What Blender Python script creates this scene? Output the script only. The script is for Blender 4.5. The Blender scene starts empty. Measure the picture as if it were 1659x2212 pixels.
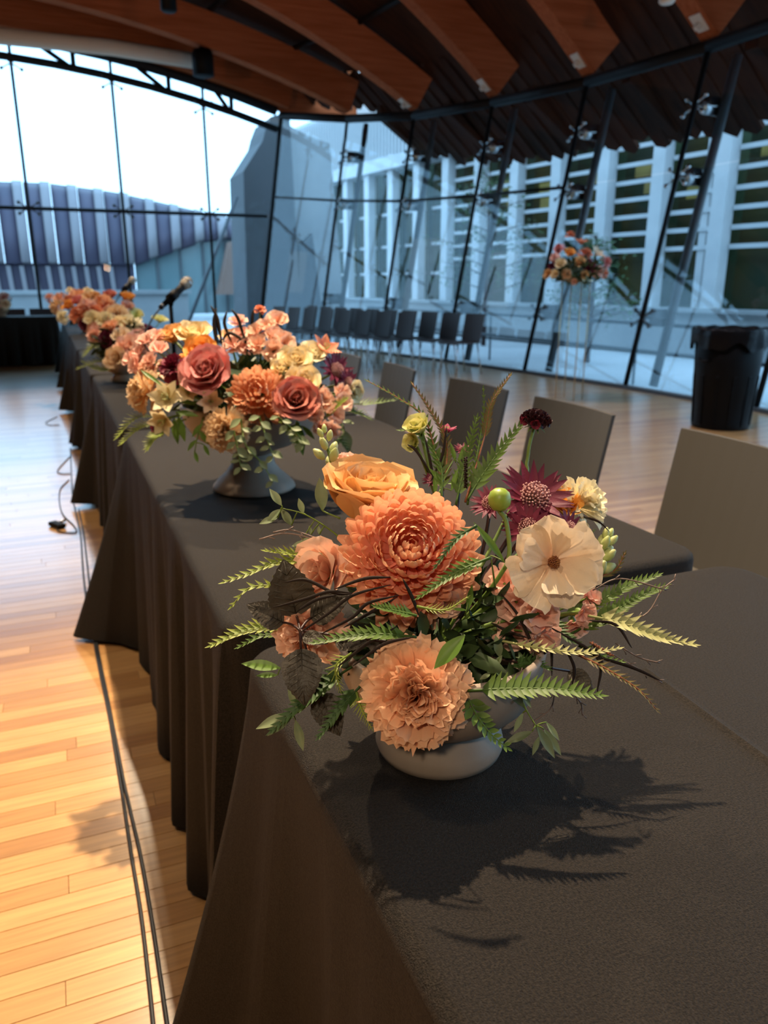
import bpy, math, random
import numpy as np
from mathutils import Matrix, Vector
random.seed(7); RNG = np.random.default_rng(7)
PI = math.pi
SC = bpy.context.scene
COL = SC.collection
# ------------------------------------------------------------------ camera
F, CX, CY = 1661.0, 829.5, 1106.0            # photograph 1659 x 2212, focal length in pixels
PITCH = math.atan((CY-612)/F)
YAW = math.atan((CX-100)/(F/math.cos(PITCH)))
CAMPOS = Vector((0, 0, 1.25))
FW = Vector((math.sin(YAW)*math.cos(PITCH), math.cos(YAW)*math.cos(PITCH), -math.sin(PITCH)))
RT = Vector((math.cos(YAW), -math.sin(YAW), 0)); UP = RT.cross(FW)
cd = bpy.data.cameras.new('camera'); cam = bpy.data.objects.new('camera', cd); COL.objects.link(cam)
cam.matrix_world = Matrix(((RT.x, UP.x, -FW.x, CAMPOS.x), (RT.y, UP.y, -FW.y, CAMPOS.y), (RT.z, UP.z, -FW.z, CAMPOS.z), (0, 0, 0, 1)))
cd.sensor_fit = 'VERTICAL'; cd.sensor_height = 34.62; cd.sensor_width = 25.96; cd.lens = 34.62*F/2212
cd.clip_start = 0.02; cd.clip_end = 300
cd.dof.use_dof = True; cd.dof.focus_distance = 0.74; cd.dof.aperture_fstop = 7.5
SC.camera = cam
# ------------------------------------------------------------------ sky, lamps, exposure
wd = bpy.data.worlds.new('overcast'); SC.world = wd; wd.use_nodes = True
nt = wd.node_tree; bg = nt.nodes['Background']
tc = nt.nodes.new('ShaderNodeTexCoord'); sx = nt.nodes.new('ShaderNodeSeparateXYZ'); cr = nt.nodes.new('ShaderNodeValToRGB')
nt.links.new(tc.outputs['Generated'], sx.inputs[0]); nt.links.new(sx.outputs['Z'], cr.inputs[0]); nt.links.new(cr.outputs[0], bg.inputs[0])
cr.color_ramp.elements[0].color = (0.50, 0.76, 1.0, 1); cr.color_ramp.elements[0].position = 0.0
cr.color_ramp.elements[1].color = (0.44, 0.71, 1.0, 1); cr.color_ramp.elements[1].position = 1.0
bg.inputs['Strength'].default_value = 3.7
def spot(name, loc, aim, power, color, size, blend, rad):
    l = bpy.data.lights.new(name, 'SPOT'); l.energy = power; l.color = color; l.spot_size = math.radians(size); l.spot_blend = blend; l.shadow_soft_size = rad
    o = bpy.data.objects.new(name, l); COL.objects.link(o); o.location = loc
    o.rotation_euler = (Vector(aim)-Vector(loc)).to_track_quat('-Z', 'Y').to_euler(); return o
WARM = (1.0, 0.78, 0.54)
spot('key_fill_spot', (0.95, 2.55, 4.7), (0.45, 0.9, 0.8), 1750, WARM, 62, 0.6, 0.035)
spot('key_fill_spot', (0.9, 5.2, 4.8), (0.5, 3.6, 0.8), 800, WARM, 72, 0.6, 0.05)
spot('key_fill_spot', (0.8, 9.2, 5.0), (0.4, 7.6, 0.8), 800, WARM, 80, 0.6, 0.05)
spot('key_fill_spot', (-1.4, 0.6, 4.8), (-0.9, 1.3, 0), 205, WARM, 85, 0.8, 0.12)  # added fill for the near left floor, no known fixture
spot('key_fill_spot', (3.4, 3.6, 4.9), (3.3, 4.0, 0.0), 560, (.96, .90, 1.0), 85, 0.8, 0.12)  # added cool fill in place of daylight on the right floor
spot('key_fill_spot', (4.2, 7.4, 4.6), (3.6, 7.2, 0.0), 300, (.96, .90, 1.0), 95, 0.8, 0.12)  # second added cool fill, further along the right floor
spot('key_fill_spot', (-2.6, 5.4, 5.0), (-1.5, 5.4, 0.0), 480, WARM, 95, 0.8, 0.12)  # added lamp that brightens the left floor beside the tables
spot('key_fill_spot', (-1.9, -2.6, 3.7), (0.38, 0.62, 0.92), 300, WARM, 13, 0.9, 0.16)  # added narrow front fill, lights only the nearest flowers
spot('key_fill_spot', (1.6, -0.9, 4.6), (1.2, 0.2, 0.7), 60, WARM, 80, 0.8, 0.10)  # weak added fill from behind the camera
for i, p in enumerate([(2.5, -2.5, 3.6), (-4.5, 4.0, 3.6)]):
    spot('beam_fill', (p[0], p[1], 1.9), (p[0]+(1.5 if p[0] < 0 else 0), p[1]+3.5, 6.0), 540, (1.0, .60, .36), 120, 0.9, 0.15)  # unseen lamps added to lift the beams from below
SC.view_settings.view_transform = 'Standard'; SC.view_settings.look = 'None'
SC.view_settings.exposure = 0.0; SC.view_settings.gamma = 1.0; SC.view_settings.use_curve_mapping = False

# ------------------------------------------------------------------ helpers
def ray(x, y): return RT*((x-CX)/F) - UP*((y-CY)/F) + FW
def at(x, y, d=None, z=None, X=None, Y=None):
    r = ray(x, y)
    t = d if d is not None else (z-CAMPOS.z)/r.z if z is not None else (X-CAMPOS.x)/r.x if X is not None else (Y-CAMPOS.y)/r.y
    return CAMPOS + r*t
def cdir(r, u, t): return (RT*r + UP*u - FW*t).normalized()
def mesh(name, V, Fs, mat=None, attr=None, smooth=True):
    me = bpy.data.meshes.new(name); me.from_pydata([tuple(v) for v in V], [], [tuple(f) for f in Fs])
    if smooth: me.polygons.foreach_set('use_smooth', [True]*len(me.polygons))
    if attr is not None:
        a = me.attributes.new('v', 'FLOAT', 'POINT'); a.data.foreach_set('value', np.asarray(attr, dtype=np.float32))
    if mat: me.materials.append(mat)
    me.update(); return me
def link(name, me, parent=None, M=None, label=None, cat=None, group=None, kind=None):
    o = bpy.data.objects.new(name, me); COL.objects.link(o)
    if parent: o.parent = parent
    if M is not None: o.matrix_basis = M
    return tag(o, label, cat, group, kind)
def tag(o, label=None, cat=None, group=None, kind=None):
    if label: o['label'] = label
    if cat: o['category'] = cat
    if group: o['group'] = group
    if kind: o['kind'] = kind
    return o
def empty(name, M, label, cat, group=None, kind=None):
    if not isinstance(M, Matrix): M = Matrix.Translation(M)
    return link(name, None, None, M, label, cat, group, kind)
def TR(v): return Matrix.Translation(Vector(v))
def frame(p, zaxis, spin=0.0):
    z = Vector(zaxis).normalized(); h = Vector((0, 0, 1)) if abs(z.z) < 0.95 else Vector((0, 1, 0))
    x = h.cross(z).normalized(); y = z.cross(x)
    M = Matrix(((x.x, y.x, z.x, p[0]), (x.y, y.y, z.y, p[1]), (x.z, y.z, z.z, p[2]), (0, 0, 0, 1)))
    return M @ Matrix.Rotation(spin, 4, 'Z')
class MB:
    def __init__(s): s.V = []; s.F = []; s.A = []
    def add(s, V, Fs, a=0.0):
        n = len(s.V); s.V += [tuple(v) for v in V]; s.F += [tuple(i+n for i in f) for f in Fs]
        s.A += list(a) if hasattr(a, '__len__') else [a]*len(V); return s
    def box(s, c, sz, M=None, a=0.0, bev=0.0):
        hx, hy, hz = sz[0]/2, sz[1]/2, sz[2]/2
        if bev <= 0:
            V = [(x, y, z) for x in (-hx, hx) for y in (-hy, hy) for z in (-hz, hz)]
            Fs = [(0, 1, 3, 2), (4, 6, 7, 5), (0, 4, 5, 1), (2, 3, 7, 6), (0, 2, 6, 4), (1, 5, 7, 3)]
        else:
            b = min(bev, hx*.9, hy*.9, hz*.9); V = []; Fs = []
            for z, i in ((-hz, b), (-hz+b, 0), (hz-b, 0), (hz, b)):
                V += [(-hx+i+b*(i == 0)*0, -hy+i, z), (hx-i, -hy+i, z), (hx-i, hy-i, z), (-hx+i, hy-i, z)]
            for k in range(3):
                for j in range(4): Fs.append((k*4+j, k*4+(j+1) % 4, k*4+4+(j+1) % 4, k*4+4+j))
            Fs += [(3, 2, 1, 0), (12, 13, 14, 15)]
        T = TR(c) @ M if M is not None else TR(c)
        return s.add([T @ Vector(v) for v in V], Fs, a)
    def tube(s, pts, r, n=8, a=0.0, cap=True, flat=1.0, ref=None):
        pts = [Vector(p) for p in pts]; m = len(pts); rs = r if hasattr(r, '__len__') else [r]*m
        V = []; Fs = []; ref = Vector(ref) if ref else None
        for i, p in enumerate(pts):
            t = (pts[min(i+1, m-1)]-pts[max(i-1, 0)]).normalized()
            if ref is None: ref = Vector((0, 0, 1)) if abs(t.z) < .9 else Vector((1, 0, 0))
            x = (ref - t*ref.dot(t)).normalized(); y = t.cross(x); ref = x
            for k in range(n):
                q = 2*PI*k/n; V.append(p + x*(math.cos(q)*rs[i]*flat) + y*(math.sin(q)*rs[i]))
        for i in range(m-1):
            for k in range(n): Fs.append((i*n+k, i*n+(k+1) % n, (i+1)*n+(k+1) % n, (i+1)*n+k))
        if cap: Fs += [tuple(range(n-1, -1, -1)), tuple((m-1)*n+k for k in range(n))]
        return s.add(V, Fs, a)
    def lathe(s, prof, n=32, M=None, a=0.0):
        V = []; Fs = []; m = len(prof)
        for r, z in prof:
            for k in range(n): q = 2*PI*k/n; V.append(Vector((r*math.cos(q), r*math.sin(q), z)))
        for i in range(m-1):
            for k in range(n): Fs.append((i*n+k, i*n+(k+1) % n, (i+1)*n+(k+1) % n, (i+1)*n+k))
        if prof[0][0] > 1e-5: Fs.append(tuple(range(n-1, -1, -1)))
        if prof[-1][0] > 1e-5: Fs.append(tuple((m-1)*n+k for k in range(n)))
        if M is not None: V = [M @ v for v in V]
        return s.add(V, Fs, a)
    def ball(s, c, r, n=8, m=5, sz=1.0, a=0.0):
        pr = [(max(r*math.sin(PI*i/m), 1e-6), -r*sz*math.cos(PI*i/m)) for i in range(m+1)]
        return s.lathe(pr, n, TR(c), a)
    def prism(s, poly, axis, lo, hi, a=0.0):
        n = len(poly)
        def P(p, h): return (h, p[0], p[1]) if axis == 'x' else (p[0], h, p[1]) if axis == 'y' else (p[0], p[1], h)
        V = [P(p, lo) for p in poly]+[P(p, hi) for p in poly]
        Fs = [tuple(range(n-1, -1, -1)), tuple(range(n, 2*n))]+[(i, (i+1) % n, n+(i+1) % n, n+i) for i in range(n)]
        return s.add(V, Fs, a)
    def mesh(s, name, mat, smooth=False): return mesh(name, s.V, s.F, mat, s.A, smooth)
    def obj(s, name, mat, parent=None, smooth=False, **k): return link(name, s.mesh(name, mat, smooth), parent, **k)
def bez(p0, p1, bend, n=8):
    p0 = Vector(p0); p1 = Vector(p1); m = (p0+p1)/2+Vector(bend)
    return [p0*(1-t)**2 + m*2*t*(1-t) + p1*t*t for t in [i/n for i in range(n+1)]]
def catmull(P, n=6):
    P = [Vector(p) for p in P]; Q = [P[0]*2-P[1]]+P+[P[-1]*2-P[-2]]; out = []
    for i in range(1, len(Q)-2):
        a, b, c, d = Q[i-1:i+3]
        for k in range(n):
            t = k/n; out.append(.5*((2*b)+(c-a)*t+(2*a-5*b+4*c-d)*t*t+(3*b-a-3*c+d)*t**3))
    return out+[P[-1]]
# ------------------------------------------------------------------ materials
def mat(name, col, rough=.6, metal=0.0, spec=.5, bump=None, noise=None, trans=0.0, ramp=None, rnd=0.0, sheen=0.0, coat=0.0, alpha=1.0):
    m = bpy.data.materials.new(name); m.use_nodes = True; t = m.node_tree; N = t.nodes; L = t.links
    b = N['Principled BSDF']; b.inputs['Roughness'].default_value = rough; b.inputs['Metallic'].default_value = metal
    b.inputs['Specular IOR Level'].default_value = spec; b.inputs['Base Color'].default_value = (*col, 1)
    if sheen: b.inputs['Sheen Weight'].default_value = sheen
    if coat: b.inputs['Coat Weight'].default_value = coat; b.inputs['Coat Roughness'].default_value = .15
    out = None
    if ramp:                                   # colour along the petal, from attribute 'v' (0 = base, 1 = tip)
        a = N.new('ShaderNodeAttribute'); a.attribute_name = 'v'; r = N.new('ShaderNodeValToRGB'); e = r.color_ramp.elements
        while len(e) < len(ramp): e.new(.5)
        for i, (p, c) in enumerate(ramp): e[i].position = p; e[i].color = (*c, 1)
        L.new(a.outputs['Fac'], r.inputs[0]); out = r.outputs[0]
    if noise:                                  # (scale, second colour, stretch)
        tx = N.new('ShaderNodeTexCoord'); mp = N.new('ShaderNodeMapping'); mp.inputs['Scale'].default_value = noise[2] if len(noise) > 2 else (1, 1, 1)
        n = N.new('ShaderNodeTexNoise'); n.inputs['Scale'].default_value = noise[0]; n.inputs['Detail'].default_value = 5
        L.new(tx.outputs['Object'], mp.inputs[0]); L.new(mp.outputs[0], n.inputs['Vector'])
        mx = N.new('ShaderNodeMix'); mx.data_type = 'RGBA'; mr = N.new('ShaderNodeMapRange'); mr.inputs[1].default_value = .35; mr.inputs[2].default_value = .65
        L.new(n.outputs['Fac'], mr.inputs[0]); L.new(mr.outputs[0], mx.inputs[0])
        if out: L.new(out, mx.inputs[6])
        else: mx.inputs[6].default_value = (*col, 1)
        mx.inputs[7].default_value = (*noise[1], 1); out = mx.outputs[2]
    if rnd:
        oi = N.new('ShaderNodeObjectInfo'); mr = N.new('ShaderNodeMapRange'); mr.inputs[3].default_value = 1-rnd; mr.inputs[4].default_value = 1+rnd
        hs = N.new('ShaderNodeHueSaturation'); L.new(oi.outputs['Random'], mr.inputs[0]); L.new(mr.outputs[0], hs.inputs['Value'])
        if out: L.new(out, hs.inputs['Color'])
        else: hs.inputs['Color'].default_value = (*col, 1)
        out = hs.outputs[0]
    if out: L.new(out, b.inputs['Base Color'])
    if bump:                                   # (scale, strength, stretch)
        tx = N.new('ShaderNodeTexCoord'); mp = N.new('ShaderNodeMapping'); mp.inputs['Scale'].default_value = bump[2] if len(bump) > 2 else (1, 1, 1)
        n = N.new('ShaderNodeTexNoise'); n.inputs['Scale'].default_value = bump[0]; n.inputs['Detail'].default_value = 4
        bp = N.new('ShaderNodeBump'); bp.inputs['Strength'].default_value = bump[1]; bp.inputs['Distance'].default_value = .01
        L.new(tx.outputs['Object'], mp.inputs[0]); L.new(mp.outputs[0], n.inputs['Vector']); L.new(n.outputs['Fac'], bp.inputs['Height']); L.new(bp.outputs[0], b.inputs['Normal'])
    if trans:
        tr = N.new('ShaderNodeBsdfTranslucent'); ms = N.new('ShaderNodeMixShader'); ms.inputs[0].default_value = trans
        if out: L.new(out, tr.inputs['Color'])
        else: tr.inputs['Color'].default_value = (*col, 1)
        L.new(b.outputs[0], ms.inputs[1]); L.new(tr.outputs[0], ms.inputs[2]); L.new(ms.outputs[0], N['Material Output'].inputs['Surface'])
    return m
def glass_mat(name, tint, refl=1.0, rough=0.0):
    m = bpy.data.materials.new(name); m.use_nodes = True; t = m.node_tree; N = t.nodes; L = t.links; N.remove(N['Principled BSDF'])
    tr = N.new('ShaderNodeBsdfTransparent'); tr.inputs[0].default_value = (*tint, 1); g = N.new('ShaderNodeBsdfGlossy'); g.inputs['Roughness'].default_value = rough
    fr = N.new('ShaderNodeFresnel'); fr.inputs[0].default_value = 1.5; mu = N.new('ShaderNodeMath'); mu.operation = 'MULTIPLY'; mu.inputs[1].default_value = refl
    ms = N.new('ShaderNodeMixShader'); L.new(fr.outputs[0], mu.inputs[0]); L.new(mu.outputs[0], ms.inputs[0]); L.new(tr.outputs[0], ms.inputs[1]); L.new(g.outputs[0], ms.inputs[2])
    L.new(ms.outputs[0], N['Material Output'].inputs['Surface']); return m
def petal_mat(name, base, mid, tip, rnd=.10, trans=.30, rough=.55): return mat(name, mid, rough, ramp=[(0, base), (.5, mid), (1, tip)], rnd=rnd, trans=trans, spec=.25, bump=(120, .12, (1, 1, .2)))
def srgb(r, g, b): return tuple(((c/255)/12.92 if c/255 <= .04045 else ((c/255+.055)/1.055)**2.4) for c in (r, g, b))
M_ = {}
M_['cloth'] = mat('black_cloth', (.0100, .0076, .0054), .72, spec=.20, bump=(700, .6), noise=(420, (.029, .0225, .0165)))
M_['steel'] = mat('dark_steel', (.008, .009, .011), .6, 0, spec=.2)
M_['post'] = mat('grey_steel', (.085, .095, .105), .6, .1)
M_['glass'] = glass_mat('pane_glass', (.86, .94, .98), .08)
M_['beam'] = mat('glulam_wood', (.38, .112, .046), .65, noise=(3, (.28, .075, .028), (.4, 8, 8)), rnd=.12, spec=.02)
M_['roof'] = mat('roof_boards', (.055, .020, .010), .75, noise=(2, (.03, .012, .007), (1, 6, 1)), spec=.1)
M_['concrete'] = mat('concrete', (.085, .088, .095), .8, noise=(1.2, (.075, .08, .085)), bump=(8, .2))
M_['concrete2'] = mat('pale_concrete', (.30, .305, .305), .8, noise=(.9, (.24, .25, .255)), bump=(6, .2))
M_['white'] = mat('white_paint', (.57, .575, .58), .6, noise=(2, (.49, .50, .51)))
M_['louver'] = mat('louver_metal', (.52, .53, .54), .5)
M_['darkglass'] = mat('dark_window', (.030, .042, .026), .35, spec=.06, noise=(.6, (.075, .06, .02), (1, 1, .6)))
M_['ochre'] = mat('warm_patch_ochre', (.42, .30, .06), .6, noise=(1.5, (.30, .20, .05)))  # warm tone painted into the facade panes
M_['copper'] = mat('weathered_copper', (.050, .042, .070), .6, .1, noise=(.8, (.066, .052, .08)))
M_['rib'] = mat('pale_rib', (.20, .18, .19), .6)
M_['tealglass'] = mat('teal_glass', (.12, .19, .20), .12, noise=(.4, (.18, .24, .25)))
M_['rust'] = mat('rusty_panel', (.22, .13, .10), .7)
M_['pave'] = mat('terrace_stone', (.44, .45, .46), .8, noise=(.7, (.37, .385, .395)))
M_['black'] = mat('black_plastic', (.003, .003, .0034), .55, spec=.12)
M_['bag'] = mat('bin_liner', (.004, .004, .005), .4, bump=(25, .6), spec=.15)
M_['chair'] = mat('grey_laminate', (.064, .058, .049), .55, rnd=.06, spec=.3)
M_['chair_far'] = mat('brown_laminate', (.065, .049, .048), .6, rnd=.08, spec=.2)
M_['chrome'] = mat('chrome', (.55, .55, .56), .25, 1.0)
M_['beige'] = mat('beige_blind', (.66, .55, .44), .7)
M_['stone'] = mat('frosted_clay', (.31, .25, .20), .55, noise=(9, (.25, .20, .16), (1, 1, .35)), bump=(40, .08), spec=.3)
M_['tan'] = mat('tan_clay', (.42, .27, .16), .6, noise=(7, (.34, .21, .12)))
M_['cable'] = mat('black_cable', (.010, .010, .011), .5)
M_['mic'] = mat('mic_mesh', (.30, .26, .20), .45, .7, bump=(300, .6))
M_['gold'] = mat('gold_rod', (.50, .38, .22), .3, .9)
M_['whiteplate'] = mat('white_plate', (.62, .55, .47), .5)
M_['lens'] = mat('grey_glass', (.10, .10, .11), .1)
M_['stem'] = mat('green_stem', (.16, .25, .045), .5, trans=.1)
M_['stem_red'] = mat('red_stem', (.22, .07, .025), .5)
M_['stem_dark'] = mat('dark_stem', (.035, .012, .010), .45)
M_['fr_green'] = mat('frond_green', (.13, .22, .045), .5, ramp=[(0, (.055, .115, .018)), (1, (.125, .20, .034))], trans=.15, rnd=.15, spec=.3)
M_['fr_lime'] = mat('frond_lime', (.34, .40, .07), .5, ramp=[(0, (.16, .24, .03)), (1, (.36, .40, .08))], trans=.18, rnd=.15, spec=.3)
M_['fr_pale'] = mat('frond_pale', (.46, .46, .20), .5, ramp=[(0, (.38, .39, .15)), (1, (.52, .51, .25))], trans=.2, rnd=.1, spec=.3)
M_['fr_dark'] = mat('frond_dark', (.05, .105, .028), .5, ramp=[(0, (.035, .085, .02)), (1, (.075, .14, .04))], trans=.15, rnd=.15, spec=.3)
M_['fr_red'] = mat('frond_red', (.20, .12, .04), .5, ramp=[(0, (.15, .15, .04)), (1, (.13, .07, .028))], trans=.15, rnd=.15, spec=.3)
M_['euc'] = mat('sage_leaf', (.21, .27, .15), .5, ramp=[(0, (.17, .24, .11)), (1, (.25, .31, .18))], trans=.18, rnd=.18, spec=.35, noise=(60, (.26, .31, .16)))
M_['leaf'] = mat('bright_leaf', (.12, .24, .03), .42, trans=.25, rnd=.15, spec=.4, noise=(50, (.16, .29, .05)))
M_['deep'] = mat('deep_leaf', (.022, .045, .014), .55, rnd=.3, noise=(30, (.035, .065, .018)))
M_['nine'] = mat('bronze_leaf', (.052, .044, .031), .5, spec=.4, rnd=.15, noise=(70, (.068, .056, .040)), bump=(90, .35))
M_['blade'] = mat('dark_blade', (.024, .016, .013), .6, rnd=.3, spec=.15)
M_['twig'] = mat('mauve_twig', (.20, .14, .12), .5, rnd=.3)
PM = {
 'mum': petal_mat('mum_petal', (.86, .18, .14), (.91, .33, .23), (.94, .57, .34), 0.05, 0.24),
 'mum2': petal_mat('mum_petal_soft', (0.74, 0.24, 0.11), (0.8, 0.36, 0.19), (0.87, 0.52, 0.31), 0.07, 0.24),
 'rose_peach': petal_mat('peach_rose_petal', (0.74, 0.36, 0.1), (0.78, 0.43, 0.15), (0.84, 0.53, 0.24), 0.05, 0.24),
 'rose_dusty': petal_mat('dusty_rose_petal', (.56, .12, .11), (.70, .22, .20), (.77, .34, .31), 0.09, 0.18),
 'rose_brick': petal_mat('brick_rose_petal', (.52, .11, .07), (.66, .19, .14), (.73, .29, .22), 0.1, 0.18),
 'rose_gold': petal_mat('gold_rose_petal', (.80, .54, .22), (.87, .68, .35), (.91, .78, .50), 0.06, 0.24),
 'orange': petal_mat('orange_petal', (0.74, 0.24, 0.03), (0.84, 0.33, 0.05), (0.88, 0.45, 0.11), 0.07, 0.24),
 'carn': petal_mat('carnation_petal', (.78, .27, .15), (.85, .39, .21), (.91, .56, .34), 0.07, 0.24),
 'carn2': petal_mat('pale_carnation_petal', (.78, .43, .21), (.85, .57, .31), (.90, .69, .44), 0.07, 0.24),
 'cream': petal_mat('cream_petal', (0.78, 0.62, 0.3), (0.84, 0.72, 0.43), (0.88, 0.79, 0.54), 0.04, 0.24),
 'blush': petal_mat('blush_petal', (0.8, 0.52, 0.33), (0.86, 0.66, 0.45), (0.88, 0.72, 0.53), 0.03, 0.28),
 'pink': petal_mat('pink_petal', (0.74, 0.32, 0.24), (0.82, 0.43, 0.33), (0.87, 0.56, 0.45), 0.08, 0.24),
 'peach': petal_mat('peach_petal', (.80, .39, .25), (.86, .49, .34), (.91, .61, .45), 0.06, 0.24),
 'coral': petal_mat('coral_petal', (0.66, 0.17, 0.08), (0.75, 0.24, 0.12), (0.8, 0.32, 0.18), 0.1, 0.24),
 'plum': petal_mat('plum_petal', (0.26, 0.06, 0.1), (0.18, 0.025, 0.055), (0.12, 0.015, 0.038), 0.15, 0.18),
 'burg': petal_mat('burgundy_petal', (0.14, 0.012, 0.03), (0.16, 0.015, 0.035), (0.22, 0.02, 0.05), 0.2, 0.1),
 'black': petal_mat('black_petal', (0.02, 0.004, 0.006), (0.022, 0.005, 0.008), (0.04, 0.007, 0.012), 0.3, 0.05),
 'lemon': petal_mat('lemon_petal', (0.42, 0.5, 0.1), (0.66, 0.66, 0.22), (0.76, 0.72, 0.33), 0.06, 0.24),
 'magenta': petal_mat('magenta_petal', (0.25, 0.02, 0.06), (0.34, 0.035, 0.1), (0.42, 0.06, 0.14), 0.1, 0.2),
}
M_['pin'] = mat('mauve_pins', (.42, .20, .20), .6, ramp=[(0, (.34, .24, .16)), (.7, (.42, .17, .19)), (1, (.52, .28, .27))])
M_['eye'] = mat('rust_stamens', (.16, .035, .008), .6, noise=(200, (.30, .11, .02)))
M_['budg'] = mat('green_bud', (.26, .38, .04), .4, trans=.15, noise=(80, (.34, .44, .08)))
M_['budp'] = mat('pale_bud', (.46, .52, .17), .45, trans=.15, noise=(80, (.54, .56, .26)))

# ------------------------------------------------------------------ petals and leaves
def prof(pts): return lambda v: float(np.interp(v, [p[0] for p in pts], [p[1] for p in pts]))
ROUND = prof([(0, .22), (.2, .55), (.45, .9), (.65, 1), (.8, .93), (.9, .75), (.96, .5), (1, .16)])
SPOON = prof([(0, .40), (.3, .66), (.6, .95), (.75, 1), (.86, .96), (.93, .78), (1, .36)])
FAN = prof([(0, .10), (.25, .25), (.5, .58), (.75, .92), (.9, 1.0), (1, .9)])
LANCE = prof([(0, .45), (.15, .8), (.35, 1), (.6, .8), (.85, .35), (1, .03)])
TRI = prof([(0, 1.0), (.2, .85), (.5, .58), (.8, .25), (1, .03)])
LEAF = prof([(0, .06), (.12, .45), (.3, .85), (.45, 1), (.65, .85), (.85, .42), (1, .02)])
BROAD = prof([(0, .18), (.1, .72), (.25, 1), (.45, .98), (.65, .78), (.85, .4), (1, .03)])
def petal_geo(L, W, pf, ang, cup=.2, ruf=0.0, rf=3.0, nu=4, nv=7, ser=0.0, fold=0.0, ph=0.0, teeth=0.0):
    """grows from the origin; angle 0 runs along +Z, 90 runs outward along +X"""
    V = []; A = []; x = z = 0.0
    rr = np.random.default_rng(int(ph*1000)+11)
    for i in range(nv+1):
        v = i/nv; a = math.radians(float(np.interp(v, np.linspace(0, 1, len(ang)), ang)))
        if i: x += math.sin(a)*L/nv; z += math.cos(a)*L/nv
        w = W/2*pf(v)
        if teeth: w *= 1+teeth*(1 if i % 2 else -1)*(.2+v*.8)*(v < .97)
        for j in range(nu+1):
            u = 2*j/nu-1; off = cup*u*u*w + ruf*L*(v**1.6)*math.sin(rf*PI*u+ph+v*3)*(.5+.5*abs(u)) + fold*abs(u)*w
            ex = ser*L*(rr.random()-.5)*(2 if j % 2 else -2) if (ser and i == nv) else 0
            V.append((x - math.cos(a)*off + math.sin(a)*ex, u*w, z + math.sin(a)*off + math.cos(a)*ex)); A.append(v)
    Fs = [(i*(nu+1)+j, i*(nu+1)+j+1, (i+1)*(nu+1)+j+1, (i+1)*(nu+1)+j) for i in range(nv) for j in range(nu)]
    return V, Fs, A
def RZ(a): return Matrix.Rotation(a, 4, 'Z')
def RY(a): return Matrix.Rotation(a, 4, 'Y')
GA = 2.39996
# each spec returns a list of (petal geometry, matrix); size is the flower's diameter
def spec_mum(D, full=True, seed=1):
    r = random.Random(seed); out = []
    cnt = [6, 11, 16, 22, 27, 31, 34, 36, 36, 34, 30] if full else [5, 10, 15, 20, 24, 26, 24]
    n = len(cnt)
    for i, c in enumerate(cnt):
        t = i/(n-1); th = 3+104*t**.95; L = D*(.17+.31*t**.75)
        gs = [petal_geo(L*s, D*(.034+.058*min(1, t*1.7)), SPOON, [th+20, th+14, th-4-10*t, th-34-26*(1-t)*min(1, t*4)-18*t], .42, 0, nu=4, nv=7) for s in (1, .93)]
        for k in range(c):
            a = 2*PI*(k+.5*(i % 2)+r.uniform(-.12, .12))/c
            out.append((gs[k % 2], TR((0, 0, D*.13*(1-t)**1.2-D*.02*t)) @ RZ(a) @ RY(r.uniform(-.09, .09)) @ TR((D*.012+D*.045*t, 0, 0)) @ RZ(r.uniform(-.12, .12))))
    return out
def spec_rose(D, n=24, seed=1, open_=1.0):
    r = random.Random(seed); out = []; gs = {}
    for i in range(n):
        t = i/(n-1); b = min(4, int(t*5)); tb = b/4
        if b not in gs:
            gs[b] = [petal_geo(D*(.40+.16*tb)*s, D*(.24+.44*tb), ROUND, [10+62*tb*open_, 6+40*tb*open_, -4+34*tb*open_, 2+44*tb*open_, 8+85*tb*open_], .42-.12*tb, .012, 2.2, 6, 8, ph=b+s) for s in (1, .94)]
        out.append((gs[b][i % 2], RZ(GA*i*1.02+r.uniform(-.1, .1)) @ TR((D*(.008+.07*t), 0, D*.07*(1-t))) @ RY(r.uniform(-.05, .05))))
    return out
def spec_carn(D, n=46, seed=1):
    r = random.Random(seed); out = []
    gs = [petal_geo(D*.5*s, D*.36*s, FAN, [10+b, 2+b, b-2, b+12+o], .05, .07, 2.3+.4*k, 8, 6, ser=.07, ph=k*1.7+o*.01) for k, (s, b, o) in enumerate([(.86, 0, 0), (.92, 0, 10), (.95, 0, 25), (1, 0, 35)])]
    for i in range(n):
        t = i/(n-1); th = 94*t**.95+r.uniform(-9, 9)
        out.append((gs[min(3, int(t*4))], RZ(GA*i+r.uniform(-.2, .2)) @ RY(math.radians(th)+r.uniform(-.12, .12)) @ RZ(r.uniform(-.6, .6)) @ TR((0, 0, D*(.05*(1-t)+.02*r.random())))))
    for i in range(max(6, n//6)): out.append((gs[i % 2], RZ(GA*i*1.7) @ TR((D*.01, 0, D*.10)) @ RY(math.radians(r.uniform(2, 34))) @ RZ(r.uniform(-1, 1)) @ Matrix.Scale(.72, 4)))
    return out
def spec_butter(D, n=11, seed=1):
    r = random.Random(seed); out = []
    gs = [petal_geo(D*.52, D*.46, FAN, [62, 74, 80, 84], .10, .055, 2.2, 8, 8, ser=.03, ph=1.1),
          petal_geo(D*.5, D*.42, ROUND, [55, 70, 76, 74], .14, .065, 2.6, 8, 8, ser=.02, ph=2.3),
          petal_geo(D*.42, D*.36, FAN, [42, 55, 60, 62], .15, .07, 2.8, 8, 8, ser=.03, ph=.4)]
    for i in range(n):
        lay = 2 if i > 7 else i % 2
        out.append((gs[lay], RZ(2*PI*(i*3 % n)/n+r.uniform(-.15, .15)) @ TR((D*.02, 0, D*.012*(lay))) @ RY(r.uniform(-.12, .10))))
    return out
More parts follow.
